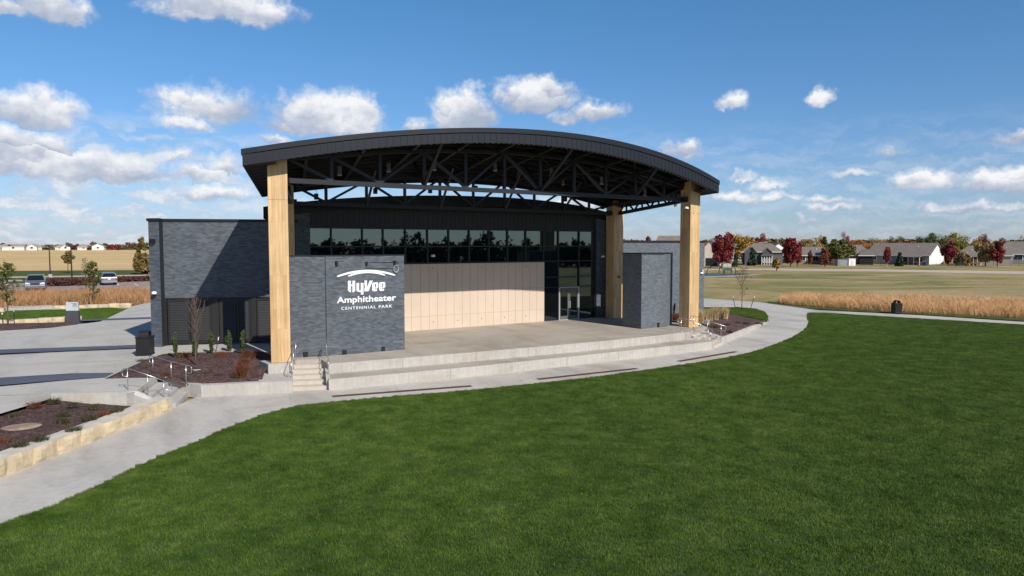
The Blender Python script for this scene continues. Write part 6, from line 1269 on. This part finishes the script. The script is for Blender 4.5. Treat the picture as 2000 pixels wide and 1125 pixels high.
for s_ in (-1, 1): MB().box(p + R @ Vector((s_ * .75, .1, .22)), (.08, .5, .44), -YAW).build('leg', PB, t)
p = G(1654, 519, -1); t = thing('garden_shed', 'small white and grey utility shed below the broad olive tree', 'shed', p); m = (p.x * sy + p.y * cy) / CF
def sb(u, w, h, sx_, sy_, sz_): return MB().box(p + R @ Vector((u, w, h)), (sx_, sy_, sz_), -YAW)
sb(-1.6, 0, .9, 3.0, 2, 1.8).build('grey_side', MAT('shed_grey', (.22, .25, .29), .7), t); sb(.9, -.2, 1.0, 1.9, 2.2, 2.0).build('white_front', WHITE, t); sb(.9, -.2, 2.06, 2.1, 2.4, .12).build('roof', MAT('shed_roof', (.55, .56, .57), .6), t); sb(.9, -1.33, .9, .8, .06, 1.6).build('door', MAT('shed_door', (.65, .66, .68), .6), t)
p = G(1641, 519, -1); o = MB().box(p + Vector((0, 0, 1.0)), (1.2, .8, 2.0), -YAW).build('yard_box', BLACK, None, bevel=.03); tag(o, 'black yard box left of the small utility shed', 'box')
for (x0, x1, lab) in [(1683, 1830, 'low dark wire fence before the long grey house'), (1840, 2040, 'low dark wire fence before the deck house'), (1570, 1640, 'low dark wire fence before the brick house')]:
    a, b = G(x0, 519.5, -1), G(x1, 519.5, -1); t = thing('wire_fence', lab, 'fence', a); n = int((b - a).length / 2.4); m1 = MB(); m2 = MB()
    for k in range(n + 1): q = a.lerp(b, k / n); m1.tube([q, q + Vector((0, 0, 1.2))], .035, 5)
    for h in (.3, .75, 1.18): m2.bar(a + Vector((0, 0, h)), b + Vector((0, 0, h)), .03, .03)
    each(m1, 'post', BLACK, t); each(m2, 'rail', BLACK, t)
b = G(1480, 508, -1); m = (b.x * sy + b.y * cy) / CF; t = thing('street_lamp', 'thin street lamp with a curved arm above the dark gables', 'street lamp', b); m1 = MB(); m1.tube([b, b + Vector((0, 0, 33 * m)), b + RIGHT * (3 * m) + Vector((0, 0, 34 * m)), b + RIGHT * (14 * m) + Vector((0, 0, 35 * m))], .10, 6); m1.build('pole', ALU, t); MB().box(b + RIGHT * (15 * m) + Vector((0, 0, 35 * m)), (1.2, .4, .2), -YAW).build('lamp_head', ALU, t)
for (x, y, lab) in [(1804, 519, 'blue grey grill with a pale lid beside the redwood porch'),]:
    p = G(x, y, -1); t = thing('grill', lab, 'grill', p); MB().box(p + Vector((0, 0, .55)), (.9, .6, .9), -YAW).build('cabinet', MAT('grill_blue', (.10, .13, .18), .5), t); MB().lathe([(.001, .35), (.3, .3), (.45, .0)], p + Vector((0, 0, 1.0)), 12).build('lid', MAT('lid_grey', (.5, .5, .52), .4), t)
p = G(1883, 516, -1); t = thing('play_house', 'orange wooden privacy screen on the deck', 'screen', p); MB().box(p + Vector((0, 0, 1.6)), (2.2, .3, 2.6), -YAW).build('boards', ORD, t); m1 = MB()
for s_ in (-1, 1): c = p + RIGHT * 1.05 * s_; m1.tube([c + Vector((0, 0, 0)), c + Vector((0, 0, 3.0))], .08, 6)
each(m1, 'post', BRK, t); t.name = 'privacy_screen'
